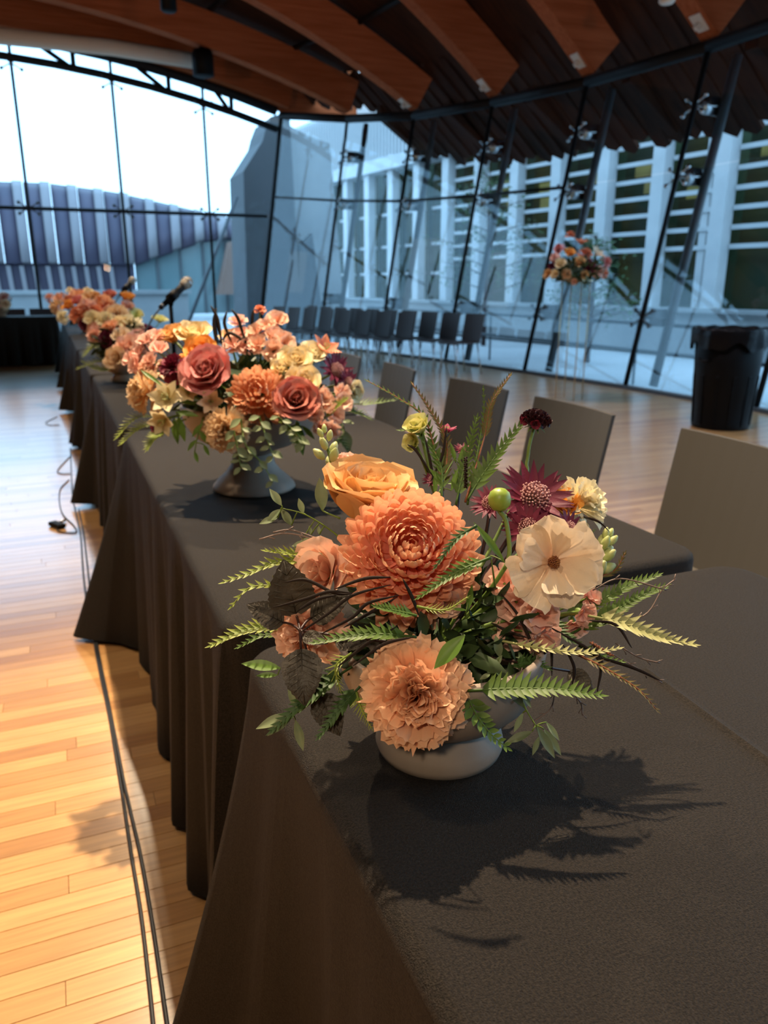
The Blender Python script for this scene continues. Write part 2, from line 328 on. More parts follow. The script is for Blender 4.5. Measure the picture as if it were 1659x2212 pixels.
def spec_few(D, n, th, W, pf=ROUND, cup=.3, ruf=.02, seed=1, jit=.1, ser=0.0, layers=1):
    r = random.Random(seed); out = []
    for l in range(layers):
        g = petal_geo(D*.52*(1-.18*l), D*W, pf, [th*.8-l*22, th-l*22, th-l*22, th*1.08-l*18], cup, ruf, 2.2, 5, 7, ser=ser, ph=1.3+l)
        for i in range(n): out.append((g, RZ(2*PI*(i+.5*l)/n+r.uniform(-jit, jit)) @ TR((D*.015, 0, D*.01*l)) @ RY(r.uniform(-jit, jit))))
    return out
def merged(specs, name, mt):
    mb = MB()
    for (V, Fs, A), M in specs: mb.add([M @ Vector(v) for v in V], Fs, A)
    return mesh(name, mb.V, mb.F, mt, mb.A)
def pins_geo(D, n=90, h=.22, spread=1.15, seed=2):
    r = random.Random(seed); mb = MB()
    for i in range(n):
        th = math.acos(1-(i+.5)/n*(1-math.cos(spread))); a = GA*i; L = D*h*r.uniform(.85, 1.1)
        d = Vector((math.sin(th)*math.cos(a), math.sin(th)*math.sin(a), math.cos(th)))
        mb.tube([d*D*.02, d*L], [D*.005, D*.006], 3, [0]*3+[.8]*3, cap=False); mb.ball(d*L, D*.016, 5, 3, a=1.0)
    return mb
def flower(kind, pm, p, axis, D, label, cat='flower', group=None, seed=1, root=None, parts=True, spin=0.0, smat='stem', name=None, **kw):
    """a flower head at p facing axis; parts=True makes every petal an object of its own"""
    S = {'mum': lambda: spec_mum(D, kw.get('full', True), seed), 'rose': lambda: spec_rose(D, kw.get('n', 24), seed, kw.get('open_', 1.0)), 'carn': lambda: spec_carn(D, kw.get('n', 46), seed),
         'butter': lambda: spec_butter(D, 11, seed), 'astr': lambda: spec_few(D, 15, 78, .15, LANCE, .15, 0, seed, .12, 0, 1)+spec_few(D, 12, 70, .13, LANCE, .15, 0, seed+1, .15, 0, 1),
         'cup': lambda: spec_few(D, 5, 42, .5, ROUND, .45, .02, seed, .1, 0, 2), 'lily': lambda: spec_few(D, 6, 52, .30, LEAF, .25, .03, seed, .08), 'floret': lambda: spec_few(D, 5, 55, .5, FAN, .1, .06, seed, .2, .05, 2),
         'bloom': lambda: spec_rose(D, 14, seed, 1.0), 'puff': lambda: spec_carn(D, 24, seed)}[kind]()
    names = {'mum': 'chrysanthemum', 'rose': 'rose', 'carn': 'carnation', 'butter': 'ranunculus', 'astr': 'astrantia', 'cup': 'hellebore', 'lily': 'alstroemeria', 'floret': 'stock_flower', 'bloom': 'rose', 'puff': 'carnation'}
    base = Vector(p) - Vector(axis).normalized()*D*kw.get('back', .22)
    M = frame(base, axis, spin); name = name or names[kind]
    pmat = PM[pm]
    if not parts:
        o = link(name, merged(S, name, pmat), None, M, label, cat, group)
        if root is not None:
            mb = MB(); q = M.inverted() @ Vector(root); mb.tube(bez((0, 0, D*.04), q, (0, 0, -.2*q.length), 5), .0025, 5); mb.obj('stem', M_[smat], o, True)
        return o
    o = empty(name, M, label, cat, group)
    cache = {}
    for g, m in S:
        if id(g) not in cache: cache[id(g)] = mesh('petal', g[0], g[1], pmat, g[2])
        link('petal', cache[id(g)], o, m)
    if kind == 'astr': link('pincushion', pins_geo(D, 110).mesh('pincushion', M_['pin'], True), o)
    if kind == 'butter':
        mb = MB(); r = random.Random(4)
        for i in range(46):
            q = (i/46)**.5; d = Vector((math.cos(GA*i)*q*.55, math.sin(GA*i)*q*.55, 1)).normalized()
            mb.tube([Vector((0, 0, 0)), d*D*r.uniform(.10, .14)], D*.006, 4); mb.ball(d*D*.13, D*.013, 5, 3)
        mb.ball((0, 0, D*.05), D*.05, 8, 5); mb.obj('stamens', M_['eye'], o, True)
    if kind in ('cup', 'lily'):
        mb = MB()
        for i in range(10):
            d = Vector((math.cos(GA*i)*.3, math.sin(GA*i)*.3, 1)).normalized(); mb.tube([Vector((0, 0, 0)), d*D*.28], D*.008, 4); mb.ball(d*D*.28, D*.018, 5, 3)
        mb.obj('stamens', M_['budp'], o, True)
    if root is not None:
        Mi = M.inverted(); q = Mi @ Vector(root); mb = MB()
        pts = bez((0, 0, 0), q, Vector((0, 0, -.35*abs(q.length))) + Vector(kw.get('sb', (0, 0, 0))), 9)
        mb.tube(pts, .0022 if D < .06 else .003, 7); mb.obj('stem', M_[smat], o, True)
        # calyx under the petals
        cb = MB()
        for i in range(5):
            V, Fs, A = petal_geo(D*.16, D*.10, LANCE, [60, 80, 95], .2, nu=2, nv=4); Mm = TR((0, 0, -D*.02)) @ RZ(2*PI*i/5)
            cb.add([Mm @ Vector(v) for v in V], Fs, A)
        cb.obj('calyx', M_['stem'], o, True)
    return o
_lc = {}
def leaf_mesh(kind, L, W, mt, **k):
    key = (kind, round(L, 4), round(W, 4), mt, tuple(sorted((a, str(b)) for a, b in k.items())))
    if key not in _lc:
        V, Fs, A = petal_geo(L, W, {'leaf': LEAF, 'broad': BROAD, 'lance': LANCE, 'tri': TRI, 'round': ROUND}[kind], k.get('ang', [80, 88, 95]), k.get('cup', .05), k.get('ruf', 0), 2, k.get('nu', 4), k.get('nv', 7), fold=k.get('fold', .22), teeth=k.get('teeth', 0), ph=k.get('ph', 0))
        _lc[key] = mesh('leaf', V, Fs, M_[mt], A)
    return _lc[key]
def leaf_frame(p, d, n):
    """matrix that lays a leaf (growing along +X, upper side +Z) along d with its face towards n"""
    x = Vector(d).normalized(); n = Vector(n); z = (n-x*n.dot(x)).normalized(); y = z.cross(x)
    return Matrix(((x.x, y.x, z.x, p[0]), (x.y, y.y, z.y, p[1]), (x.z, y.z, z.z, p[2]), (0, 0, 0, 1)))
def frond(pts, mt, ll, label, n=14, group=None, up=None, smat=None, kind='tri', ang=48, wf=.47, parts=True, cat='frond', name='grevillea_frond', start=.12, one_side=0, both=True):
    """a toothed frond: a stem with leaflets set along both sides"""
    P = catmull(pts, 8); o0 = P[0]; up = Vector(up) if up is not None else (-FW*.7+UP*.7)
    cum = [0]
    for a, b in zip(P, P[1:]): cum.append(cum[-1]+(b-a).length)
    tot = cum[-1]
    root = empty(name, o0, label, cat, group) if parts else None
    mb = MB(); rs = [max(.0006, .0015*(1-.7*c/tot)) for c in cum]
    mb.tube([p-o0 for p in P], rs, 5, [c/tot for c in cum for _ in range(5)])
    if parts: mb.obj('stem', M_[smat or mt], root, True)
    r = random.Random(len(label)+n)
    for i in range(n):
        s = start+(1-start)*(i+.5)/n; d = s*tot
        j = max(1, int(np.searchsorted(cum, d))); f = (d-cum[j-1])/max(1e-9, cum[j]-cum[j-1]); p = P[j-1].lerp(P[j], f)
        t = (P[j]-P[j-1]).normalized(); u = (up-t*up.dot(t)).normalized(); sd = t.cross(u)
        L = ll*(1-.62*s**1.6)*r.uniform(.88, 1.1)*(.75+.25*min(1, s*5))
        sides = (1, -1) if both else ((1,) if i % 2 else (-1,))
        for q in sides:
            a = math.radians(ang-16*s+r.uniform(-6, 6)); dv = t*math.cos(a)+sd*(q*math.sin(a))+u*.14
            M = leaf_frame(p-o0, dv, u) @ Matrix.Scale(L/ll, 4)
            g = leaf_mesh(kind, ll, ll*wf, mt, ang=[88, 86, 80, 70], fold=.15, nu=2, nv=5)
            if parts: link('leaflet', g, root, M)
            else:
                mb.add([M @ v.co for v in g.vertices], [tuple(pp.vertices) for pp in g.polygons], [x.value for x in g.attributes['v'].data])
    # tip leaflet
    t = (P[-1]-P[-2]).normalized(); g = leaf_mesh(kind, ll, ll*wf, mt, ang=[88, 86, 80, 70], fold=.15, nu=2, nv=5); M = leaf_frame(P[-1]-o0, t, up) @ Matrix.Scale(.4, 4)
    if parts: link('leaflet', g, root, M); return root
    mb.add([M @ v.co for v in g.vertices], [tuple(pp.vertices) for pp in g.polygons], [x.value for x in g.attributes['v'].data])
    o = mb.obj(name, M_[mt], None, True); o.matrix_basis = TR(o0); return tag(o, label, cat, group)
def sprig(pts, leaves, label, mt='euc', smat='stem', group=None, r=.0012, cat='sprig', name='eucalyptus_sprig', kind='leaf', wf=.42):
    """stem through pts with leaves [(position, tip, [facing])]"""
    P = catmull(pts, 6); o0 = P[0]; root = empty(name, o0, label, cat, group)
    mb = MB(); mb.tube([p-o0 for p in P], [r*(1-.6*i/len(P)) for i in range(len(P))], 6)
    for lf in leaves:
        b, tip = lf[0], lf[1]; near = min(P, key=lambda q: (q-b).length)
        if (near-b).length > .002: mb.tube(bez(near-o0, b-o0, (0, 0, .002), 4), r*.55, 5)
    mb.obj('stem', M_[smat], root, True)
    for i, lf in enumerate(leaves):
        b, tip = Vector(lf[0]), Vector(lf[1]); L = (tip-b).length; n = Vector(lf[2]) if len(lf) > 2 else (UP*.6-FW)
        link('leaf', leaf_mesh(kind, .03, .03*wf, mt, ang=[84, 88, 94], nu=4, nv=8), root, leaf_frame(b-o0, tip-b, n) @ Matrix.Scale(L/.03, 4))
    return root
#==BODY==
# ------------------------------------------------------------------ the hall: floor, walls, ceiling
WP = [(17.2, 4.22, 4.91, 4.61), (15.4, 5.02, 5.72, 4.30), (13.5, 5.58, 6.25, 4.06), (11.6, 5.99, 6.72, 3.95), (9.66, 6.28, 7.05, 3.86), (7.71, 6.50, 7.27, 3.84),
      (5.76, 6.55, 7.30, 3.84), (3.8, 6.5, 7.25, 3.84), (1.9, 6.4, 7.15, 3.84), (0, 6.25, 7.0, 3.84), (-1.9, 6.1, 6.85, 3.84), (-4.6, 5.9, 6.65, 3.84)]
WY = [w[0] for w in WP][::-1]
def wx(Y): return float(np.interp(Y, WY, [w[1] for w in WP][::-1]))
BP = [(17.0, 5.0, 4.70, .30, .024), (15.4, 5.74, 4.40, .38, .026), (13.5, 6.27, 4.14, .59, .042), (11.6, 6.75, 4.02, .84, .058), (9.66, 7.08, 3.93, .93, .070), (7.71, 7.29, 3.90, .85, .065),
      (5.76, 7.32, 3.90, .85, .065), (3.8, 7.27, 3.90, .85, .065), (1.9, 7.17, 3.9, .85, .066), (0, 7.02, 3.9, .85, .067), (-1.9, 6.87, 3.9, .85, .068), (-4.6, 6.7, 3.9, .85, .069)]
def arch(b, X): s = b[1]-X; return b[2]+b[3]*s-b[4]*s*s
XL = -6.2
# floor: planks run from the tables towards the glass wall
def floor_mat():
    m = bpy.data.materials.new('oak_floor'); m.use_nodes = True; t = m.node_tree; N = t.nodes; L = t.links; b = N['Principled BSDF']
    a = N.new('ShaderNodeAttribute'); a.attribute_name = 'v'; r = N.new('ShaderNodeValToRGB'); e = r.color_ramp.elements
    e[0].color = (.40, .19, .065, 1); e[1].color = (.62, .35, .135, 1); e.new(.35); e[1].color = (.53, .28, .10, 1); L.new(a.outputs['Fac'], r.inputs[0])
    tx = N.new('ShaderNodeTexCoord'); mp = N.new('ShaderNodeMapping'); mp.inputs['Scale'].default_value = (1.6, 34, 1)
    n = N.new('ShaderNodeTexNoise'); n.inputs['Scale'].default_value = 3.0; n.inputs['Detail'].default_value = 5; n.inputs['Distortion'].default_value = .6
    L.new(tx.outputs['Object'], mp.inputs[0]); L.new(mp.outputs[0], n.inputs['Vector'])
    mr = N.new('ShaderNodeMapRange'); mr.inputs[1].default_value = .3; mr.inputs[2].default_value = .7; mr.inputs[3].default_value = .80; mr.inputs[4].default_value = 1.12; L.new(n.outputs['Fac'], mr.inputs[0])
    h = N.new('ShaderNodeHueSaturation'); L.new(r.outputs[0], h.inputs['Color']); L.new(mr.outputs[0], h.inputs['Value']); L.new(h.outputs[0], b.inputs['Base Color'])
    b.inputs['Roughness'].default_value = .36; b.inputs['Specular IOR Level'].default_value = .5; b.inputs['Coat Weight'].default_value = .9; b.inputs['Coat Roughness'].default_value = .17; b.inputs['Coat IOR'].default_value = 2.0
    return m
MF = floor_mat()
slab = MB(); slab.prism([(XL, -4.6)]+[(w[1], w[0]) for w in WP][::-1]+[(XL, 17.2)], 'z', -.15, -.014)
floor = slab.obj('floor', mat('subfloor', (.12, .07, .03), .8), kind='structure')
rest = MB(); r = random.Random(5); PW = .057; near = 0
row = 0; y = -4.6
while y < 17.2-PW:
    xe = wx(y+PW/2)-.02; x = XL+r.uniform(-1.2, 0)
    while x < xe:
        ln = r.choice((.55, .8, 1.0, 1.25, 1.5)); x1 = min(x+ln, xe); x0 = max(x, XL)
        if x1-x0 > .02:
            sh = r.random(); c = ((x0+x1)/2, y+PW/2, -.007); sz = (x1-x0-.0010, PW-.0012, .014)
            if near < 290 and .55 < y < 6.2 and x1 > -1.35-.06*y and x0 < .32:
                p = MB(); p.box((0, 0, 0), sz, None, sh, .0006); p.obj('plank', MF, floor, M=TR(c)); near += 1
            else: rest.box(c, sz, None, sh)
        x += ln
    y += PW
rest.obj('plank_field', MF, floor, kind='stuff')
# solid walls added out of the frame to hold off cold sky light
wl = MB(); wl.prism([(-4.75, -.15), (17.35, -.15), (17.35, 5.6), (-4.75, 5.6)], 'x', XL-.15, XL); wl.obj('wall_left', mat('warm_wall', (.30, .24, .18), .8), kind='structure')
wf = MB(); wf.prism([(XL, -.15), (6.6, -.15), (6.6, 7.6), (XL, 7.6)], 'y', -4.75, -4.6); wf.obj('wall_front', bpy.data.materials['warm_wall'], kind='structure')
# ceiling: roof surface over arched beams
V = []; Fs = []; nx = 30
for b in BP:
    for k in range(nx+1):
        X = b[1]+.05+(XL-b[1]-.05)*k/nx; V.append((X, b[0] if b[0] < 16.9 else 17.3, arch(b, X)+.74))
m = len(BP)
for i in range(m-1):
    for k in range(nx): Fs.append((i*(nx+1)+k, i*(nx+1)+k+1, (i+1)*(nx+1)+k+1, (i+1)*(nx+1)+k))
n0 = len(V); V += [(v[0], v[1], v[2]+.12) for v in V]; Fs += [tuple(reversed([q+n0 for q in f])) for f in Fs]
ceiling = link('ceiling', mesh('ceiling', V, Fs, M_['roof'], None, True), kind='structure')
for bi, b in enumerate(BP):
    mb = MB(); V = []; Fs = []; ns = 26; hw = .13
    for k in range(ns+1):
        X = b[1]-.02+(XL+.02-b[1])*k/ns; z = arch(b, X); tz = .70
        xt = X - (.42 if k == 0 else 0)*0
        sl_ = b[3]-2*b[4]*(b[1]-X); q_ = .56/math.hypot(1, sl_); dx_, dz_ = sl_*q_, q_      # depth measured square to the arch
        V += [(X, b[0]-hw, z), (X, b[0]+hw, z), (X+dx_, b[0]+hw, z+dz_), (X+dx_, b[0]-hw, z+dz_)]
    for k in range(ns):
        for q in range(4): Fs.append((k*4+q, k*4+(q+1) % 4, k*4+4+(q+1) % 4, k*4+4+q))
    Fs += [(0, 3, 2, 1), (ns*4, ns*4+1, ns*4+2, ns*4+3)]
    bo = link('beam', mesh('beam', V, Fs, M_['beam'], None, False), ceiling)
    if 3.0 < b[0] < 14:
        pl = MB(); X = b[1]-.20; ang = math.atan(b[3])
        pl.box((X, b[0], arch(b, X)-.012), (.22, .16, .02), Matrix.Rotation(ang, 4, 'Y'), 0, .005); pl.box((X-.02, b[0], arch(b, X)-.05), (.06, .05, .08), Matrix.Rotation(ang, 4, 'Y'), 0, .01)
        pl.obj('bracket', M_['whiteplate'], bo, label='white bracket plate under the end of the beam')
# purlins between beams
for i in range(len(BP)-1):
    for s in (1.1, 2.6, 4.2, 6.0):
        a, b = BP[i], BP[i+1]; mb = MB(); Xa, Xb = a[1]-s, b[1]-s
        mb.tube([(Xa, a[0], arch(a, Xa)+.60), (Xb, b[0], arch(b, Xb)+.60)], .05, 6); mb.obj('purlin', M_['steel'], ceiling, True)
# eave boards beyond the glass
r = random.Random(3); Y = 4.4
while Y < 17.2:
    w = .30; xt = float(np.interp(Y, WY, [q[2] for q in WP][::-1])); zt = float(np.interp(Y, WY, [q[3] for q in WP][::-1]))
    ln = (1.62 if Y < 15.4 else .62)+r.uniform(-.09, .09)
    p0 = Vector((xt+.02, Y, zt+.80)); p1 = Vector((xt+ln, Y, zt+.80-.86*ln)); d = (p1-p0)
    mb = MB(); V = []
    e = r.uniform(.03, .10)
    for yy, ex in ((0, 0), (w*.5, e), (w-.003, -.02)):
        V += [p0+Vector((0, yy, 0)), p1+Vector((ex, yy, -ex*.7))]
    V += [v+Vector((.03, 0, .05)) for v in V]
    mb.add(V, [(0, 2, 3, 1), (2, 4, 5, 3), (6, 7, 9, 8), (8, 9, 11, 10), (1, 3, 9, 7), (3, 5, 11, 9), (0, 1, 7, 6), (4, 10, 11, 5)])
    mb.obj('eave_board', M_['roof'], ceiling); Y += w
for b in BP[1:9]:
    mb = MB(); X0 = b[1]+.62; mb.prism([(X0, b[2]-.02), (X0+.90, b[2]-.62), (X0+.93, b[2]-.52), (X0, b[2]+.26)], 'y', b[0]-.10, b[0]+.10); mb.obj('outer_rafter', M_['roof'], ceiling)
# right glass wall
sill = MB()
for a, b in zip(WP, WP[1:]):
    d = Vector((b[1]-a[1], b[0]-a[0], 0)); L = d.length
    sill.box(((a[1]+b[1])/2, (a[0]+b[0])/2, .012), (L, .10, .05), Matrix.Rotation(math.atan2(d.y, d.x), 4, 'Z'))
wr = sill.obj('wall_right', M_['post'], kind='structure')
def lean(w, t): return Vector((w[1]+(w[2]-w[1])*t, w[0], w[3]*t))
TS = (.0, .115, .205, .66, 1.0)
for i, w in enumerate(WP[:-1]):
    mb = MB(); mb.tube([lean(w, .01), lean(w, 1.0)], .030 if i else .045, 8); mu = mb.obj('mullion', M_['steel'], wr, True)
    if i < 8 and i > 0:
        pb = MB(); off = Vector((.36, -.10, 0)); A = lean(w, 0)+off+Vector((0, 0, .01)); B = lean(w, .98)+off*1.0
        pb.tube([A, B], .055, 8); pb.obj('outer_post', M_['post'], wr, True)
        for t in (.22, .64, .84):
            fb = MB(); c = lean(w, t); o = c+off
            fb.box(c+off*.55, (.26, .012, .20), Matrix.Rotation(.0, 4, 'Z')); fb.tube([c, o], .02, 6)
            for sy in (-1, 1):
                for sz in (-1, 1):
                    fb.tube([c, c+Vector((.02*sz, .15*sy, .09*sz))], .011, 5); fb.ball(c+Vector((.02*sz, .15*sy, .09*sz)), .028, 6, 4)
            fb.obj('spider_fitting', M_['chrome'] if t > .3 else M_['post'], mu, True)
for a, b in zip(WP, WP[1:]):
    for j, t in enumerate((.655, 1.0)):
        if j == 0 and a[0] < 10.5: continue
        mb = MB(); mb.tube([lean(a, t), lean(b, t)], .022 if j == 0 else .075, 8); mb.obj('transom' if j == 0 else 'top_rail', M_['steel'], wr, True)
    # two panes to a bay
    for t0, t1 in ((.012, .653), (.657, .985)):
        p = [lean(a, t0), lean(b, t0), lean(b, t1), lean(a, t1)]; n = (p[1]-p[0]).cross(p[3]-p[0]).normalized()*.006
        e = (p[1]-p[0]).normalized()*.012; p = [p[0]+e, p[1]-e, p[2]-e, p[3]+e]
        V = [q-n for q in p]+[q+n for q in p]; mb = MB(); mb.add(V, [(3, 2, 1, 0), (4, 5, 6, 7), (0, 1, 5, 4), (1, 2, 6, 5), (2, 3, 7, 6), (3, 0, 4, 7)]); mb.obj('glass_pane', M_['glass'], wr)
# back glass wall
BY = 17.2; B0 = BP[0]
def btop(X): return arch((0, 4.95, 4.62, .30, .024), X)
bw = MB(); bw.box(((XL+4.22)/2, BY, .03), (4.22-XL, .12, .09)); wb = bw.obj('wall_back', M_['post'], kind='structure')
BX = [XL+.05, -3.67, -1.91, -.15, 1.58, 3.30, 4.22]
TXE = 4.91
for i, X in enumerate(BX):
    if i == len(BX)-1: continue
    mb = MB(); mb.tube([(X, BY, .05), (X, BY, btop(X)+.05)], .030, 8); mu = mb.obj('mullion', M_['steel'], wb, True)
    for z in (2.63, btop(X)-.42):
        fb = MB()
        for sx_ in (-1, 1):
            for sz in (-1, 1): fb.tube([(X, BY-.02, z), (X+.17*sx_, BY-.03, z+.10*sz)], .012, 5); fb.ball((X+.17*sx_, BY-.03, z+.10*sz), .035, 6, 4)
        fb.obj('spider_fitting', M_['post'], mu, True)
mb = MB(); mb.tube([(XL, BY, 2.63), (4.52, BY, 2.63)], .036, 8); mb.obj('transom', M_['steel'], wb, True)
for dz, rad, nm in ((.03, .10, 'top_rail'), (-.32, .07, 'truss_chord')):
    mb = MB(); mb.tube([(X, BY, btop(X)+dz) for X in np.linspace(XL, TXE-.1, 14)], rad, 8); mb.obj(nm, M_['steel'], wb, True)
for a, b in zip(BX, BX[1:]):
    m_ = a+(b-a)*.62
    for p, q in (((m_, 0), (m_, -.32)), ((a+(b-a)*.25, 0), (m_-.04, -.32))):
        mb = MB(); mb.tube([(p[0], BY, btop(p[0])+p[1]), (q[0], BY, btop(q[0])+q[1])], .045, 6); mb.obj('truss_strut', M_['steel'], wb, True)
for i, (a, b) in enumerate(zip(BX, BX[1:])):
    for lo, hi in ((lambda x: .09, lambda x: 2.6), (lambda x: 2.66, lambda x: btop(x)-.38), (lambda x: btop(x)-.28, lambda x: btop(x)-.03)):
        f = (lambda x, z: x+(0 if i < len(BX)-2 or x < b-.1 else .69*z/4.61))
        P = [(f(a+.02, lo(a)), lo(a)), (f(b-.02, lo(b)), lo(b)), (f(b-.02, hi(b)), hi(b)), (f(a+.02, hi(a)), hi(a))]
        mb = MB(); mb.prism(P, 'y', BY-.006, BY+.006); mb.obj('glass_pane', M_['glass'], wb)
mb = MB(); xs = np.linspace(XL, 4.95, 16); P = [(x, btop(x)+.06) for x in xs]+[(5.7, 4.69), (6.6, 4.72), (6.6, 5.6)]+[(x, btop(x)+1.0) for x in xs[::-1]]
mb.prism(P, 'y', BY-.02, BY+.10); mb.obj('header_panel', M_['beam'], wb)
# blind cassette and ceiling fittings
mb = MB(); P = [at(-160, 62, Y=16.5), at(240, 103, Y=16.5), at(424, 133, Y=16.5)]; mb.tube(P, .135, 10); mb.obj('blind_cassette', M_['beige'], None, True, label='long beige roller blind tube below the ceiling at the back window', cat='blind')
def downlight(p, rad, h, label, m='black', top=None):
    o = empty('ceiling_spotlight', p, label, 'spotlight')
    mb = MB(); mb.lathe([(rad*.8, 0), (rad, .02), (rad, h*.8), (rad*.85, h), (0, h)], 20); mb.lathe([(rad*.75, .015), (0, .02)], 20); mb.obj('housing', M_[m], o, True)
    mb = MB(); mb.lathe([(rad*.7, .006), (0, .002)], 20); mb.obj('lens', M_['lens'], o, True)
    mb = MB(); mb.tube([(0, 0, h), (0, 0, (top or h+.5))], rad*.22, 8); mb.obj('hanger', M_[m], o, True)
downlight(at(440, 166, Y=15.4), .19, .42, 'black drum spotlight hanging at the end of the beige blind tube', top=.6)
downlight(at(365, 26, Y=12.0)+Vector((0, 0, 0)), .11, .5, 'slim dark spotlight hanging in front of a wooden beam at the top', top=1.0)
o = downlight(at(1440, 8, Y=7.0), .08, .10, 'small pale round fitting on the ceiling at the top right', 'whiteplate', top=.6)

# ------------------------------------------------------------------ outside
gm = MB(); gm.box((6, 25, -.30), (140, 110, .2)); gm.obj('ground', M_['pave'], kind='structure')
# pillar and slanting walls beyond the corner
o = empty('concrete_pillar', (4.78, 20.2, -.2), 'dark grey concrete pillar with a sloping broken top outside the corner', 'pillar')
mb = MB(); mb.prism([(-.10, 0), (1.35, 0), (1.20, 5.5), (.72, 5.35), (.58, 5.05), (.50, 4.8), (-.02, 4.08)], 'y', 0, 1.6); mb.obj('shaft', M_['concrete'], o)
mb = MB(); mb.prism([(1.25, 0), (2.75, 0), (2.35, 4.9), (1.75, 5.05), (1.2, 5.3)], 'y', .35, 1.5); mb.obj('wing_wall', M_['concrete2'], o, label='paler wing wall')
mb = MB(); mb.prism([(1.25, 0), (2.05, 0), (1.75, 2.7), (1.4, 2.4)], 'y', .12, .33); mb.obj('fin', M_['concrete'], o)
mb = MB(); mb.tube([at(512, 425, Y=20.1), at(392, 728, Y=20.1)-Vector((0, 0, .08))], .045, 8); mb.obj('stay_rod', M_['post'], None, True, label='thin slanting steel stay rod left of the concrete pillar', cat='rod')
# low pale wall behind the back window
mb = MB(); mb.prism([(-16, -.2), (4.3, -.2), (4.3, .92), (-16, .92)], 'y', 27, 27.5); mb.box((-5.85, 27.25, .98), (20.5, .7, .12)); tag(mb.obj('terrace_wall', M_['concrete2']), 'long low pale terrace wall outside the back window', 'wall')
# copper roofed building
o = empty('copper_roof_building', (3, 34, -.2), 'long building with a curved purple copper roof and pale ribs', 'building')
def rt(X): return float(np.interp(X, [-14, -1.2, .42, 2.9, 5.2, 7.4, 9.2], [4.3, 4.88, 4.9, 4.68, 4.25, 3.85, 3.35]))
def rb(X): return float(np.interp(X, [-14, 3.4, 6.4, 8.0, 9.2], [1.99, 2.02, 3.04, 3.15, 3.2]))
def strip(X0, X1, lift):
    V = []
    for X in (X0, X1):
        for t in (0, .25, .5, .75, 1.0):
            dep = .2+3.0*(1-math.cos(t*PI/2)); z = rb(X)+(rt(X)-rb(X))*math.sin(t*PI/2); k = (34+dep)/34
            V.append((X*k-3-lift*.3, dep-lift, 1.25+(z-1.25)*k+.2+lift*.5))
    Fs = [(i, i+5, i+6, i+1) for i in range(4)]; n = len(V); V += [(v[0], v[1]+.25, v[2]-.1) for v in V]
    Fs += [tuple(reversed([q+n for q in f])) for f in Fs]+[(i, i+1, i+1+n, i+n) for i in range(4)]+[(i+5, i+5+n, i+6+n, i+6) for i in range(4)]+[(0, n, n+5, 5), (4, 9, n+9, n+4)]
    mb = MB(); mb.add(V, Fs); return mb
X = -9.9
while X < 9.0:
    strip(X, X+.60, 0).obj('roof_panel', M_['copper'], o, True); strip(X+.60, X+.95, .10).obj('roof_rib', M_['rib'], o, True); X += .95
mb = MB(); mb.prism([(-13, .2), (.4, .2), (.4, 2.2), (-13, 2.2)], 'y', .5, .9); mb.obj('wall', M_['copper'], o)
for k in range(26):
    mb = MB(); X = -12.3+k*.47; mb.prism([(X, 1.0), (X+.16, 1.0), (X+.10, 2.1), (X-.06, 2.1)], 'y', .30, .48); mb.obj('wall_fin', M_['rib'], o)
for k in range(5):
    mb = MB(); X = .45+k*.95; h = rb(X+3)+.2; h1 = rb(X+3.9)+.2; mb.prism([(X, .2), (X+.85, .2), (X+.85, h1), (X, h)], 'y', .7, .8); mb.obj('window_pane', M_['tealglass'], o)
    mb = MB(); mb.prism([(X+.85, .2), (X+.95, .2), (X+.95, h1+.02), (X+.85, h1)], 'y', .6, .85); mb.obj('window_post', M_['post'], o)
mb = MB(); mb.prism([(3.6, 1.0), (5.2, 1.0), (5.9, 3.3), (4.2, 3.1)], 'y', -.6, .2); mb.obj('end_wall', M_['rust'], o, label='rust brown sloping end wall')
# white facade with louvres
P0 = Vector((11.9, 11.84, 0)); FD = Vector((-.133, .991, 0)); FN = Vector((-.991, -.133, 0))
MFc = Matrix(((FD.x, -FN.x, 0, P0.x), (FD.y, -FN.y, 0, P0.y), (0, 0, 1, 0), (0, 0, 0, 1)))   # local: x along the facade, y away from the hall
fo = empty('white_facade_building', MFc, 'white pavilion outside with square columns, horizontal louvres and dark windows', 'building')
SP = [-1.5+1.5*k for k in range(15)]
for s in SP:
    mb = MB(); mb.box((s, 0, 2.45), (.31, .26, 5.2), None, 0, .02); mb.obj('column', M_['white'], fo)
mb = MB(); mb.box((.46, .25, 2.45), (.16, .3, 5.2), None, 0, .02); mb.obj('column', M_['white'], fo)
mb = MB(); mb.box((9.1, .1, .30), (21.6, .5, .90)); mb.box((9.1, -.12, .74), (21.6, .3, .08)); mb.obj('plinth', M_['concrete2'], fo)
mb = MB(); mb.box((11.6, .05, 4.80), (16.8, .6, .36)); mb.obj('fascia', M_['white'], fo)
mb = MB(); mb.box((11.6, .5, 6.0), (16.8, .3, 2.1)); mb.obj('upper_wall', M_['white'], fo)
for k in range(80):
    mb = MB(); mb.box((3.4+k*.205, .28, 5.95), (.06, .16, 1.9)); mb.obj('upper_fin', M_['louver'], fo)
mb = MB(); mb.box((9.1, 1.6, 2.4), (21.6, .1, 5.3)); mb.obj('inner_wall', M_['deep'], fo)
for s0 in SP[:-1]:
    mb = MB(); mb.box((s0+.75, .42, 2.75), (1.20, .03, 3.9)); mb.obj('window_pane', M_['darkglass'], fo)
    nl = 8 if s0 < 8.5 else 3
    for k in range(nl):
        z = 1.92+.345*k if nl == 8 else (1.55, 2.4, 3.4)[k]
        mb = MB(); mb.box((s0+.75, .10 if nl == 8 else .36, z), (1.14, .05, .085)); mb.obj('louver', M_['louver'], fo)
r = random.Random(12)
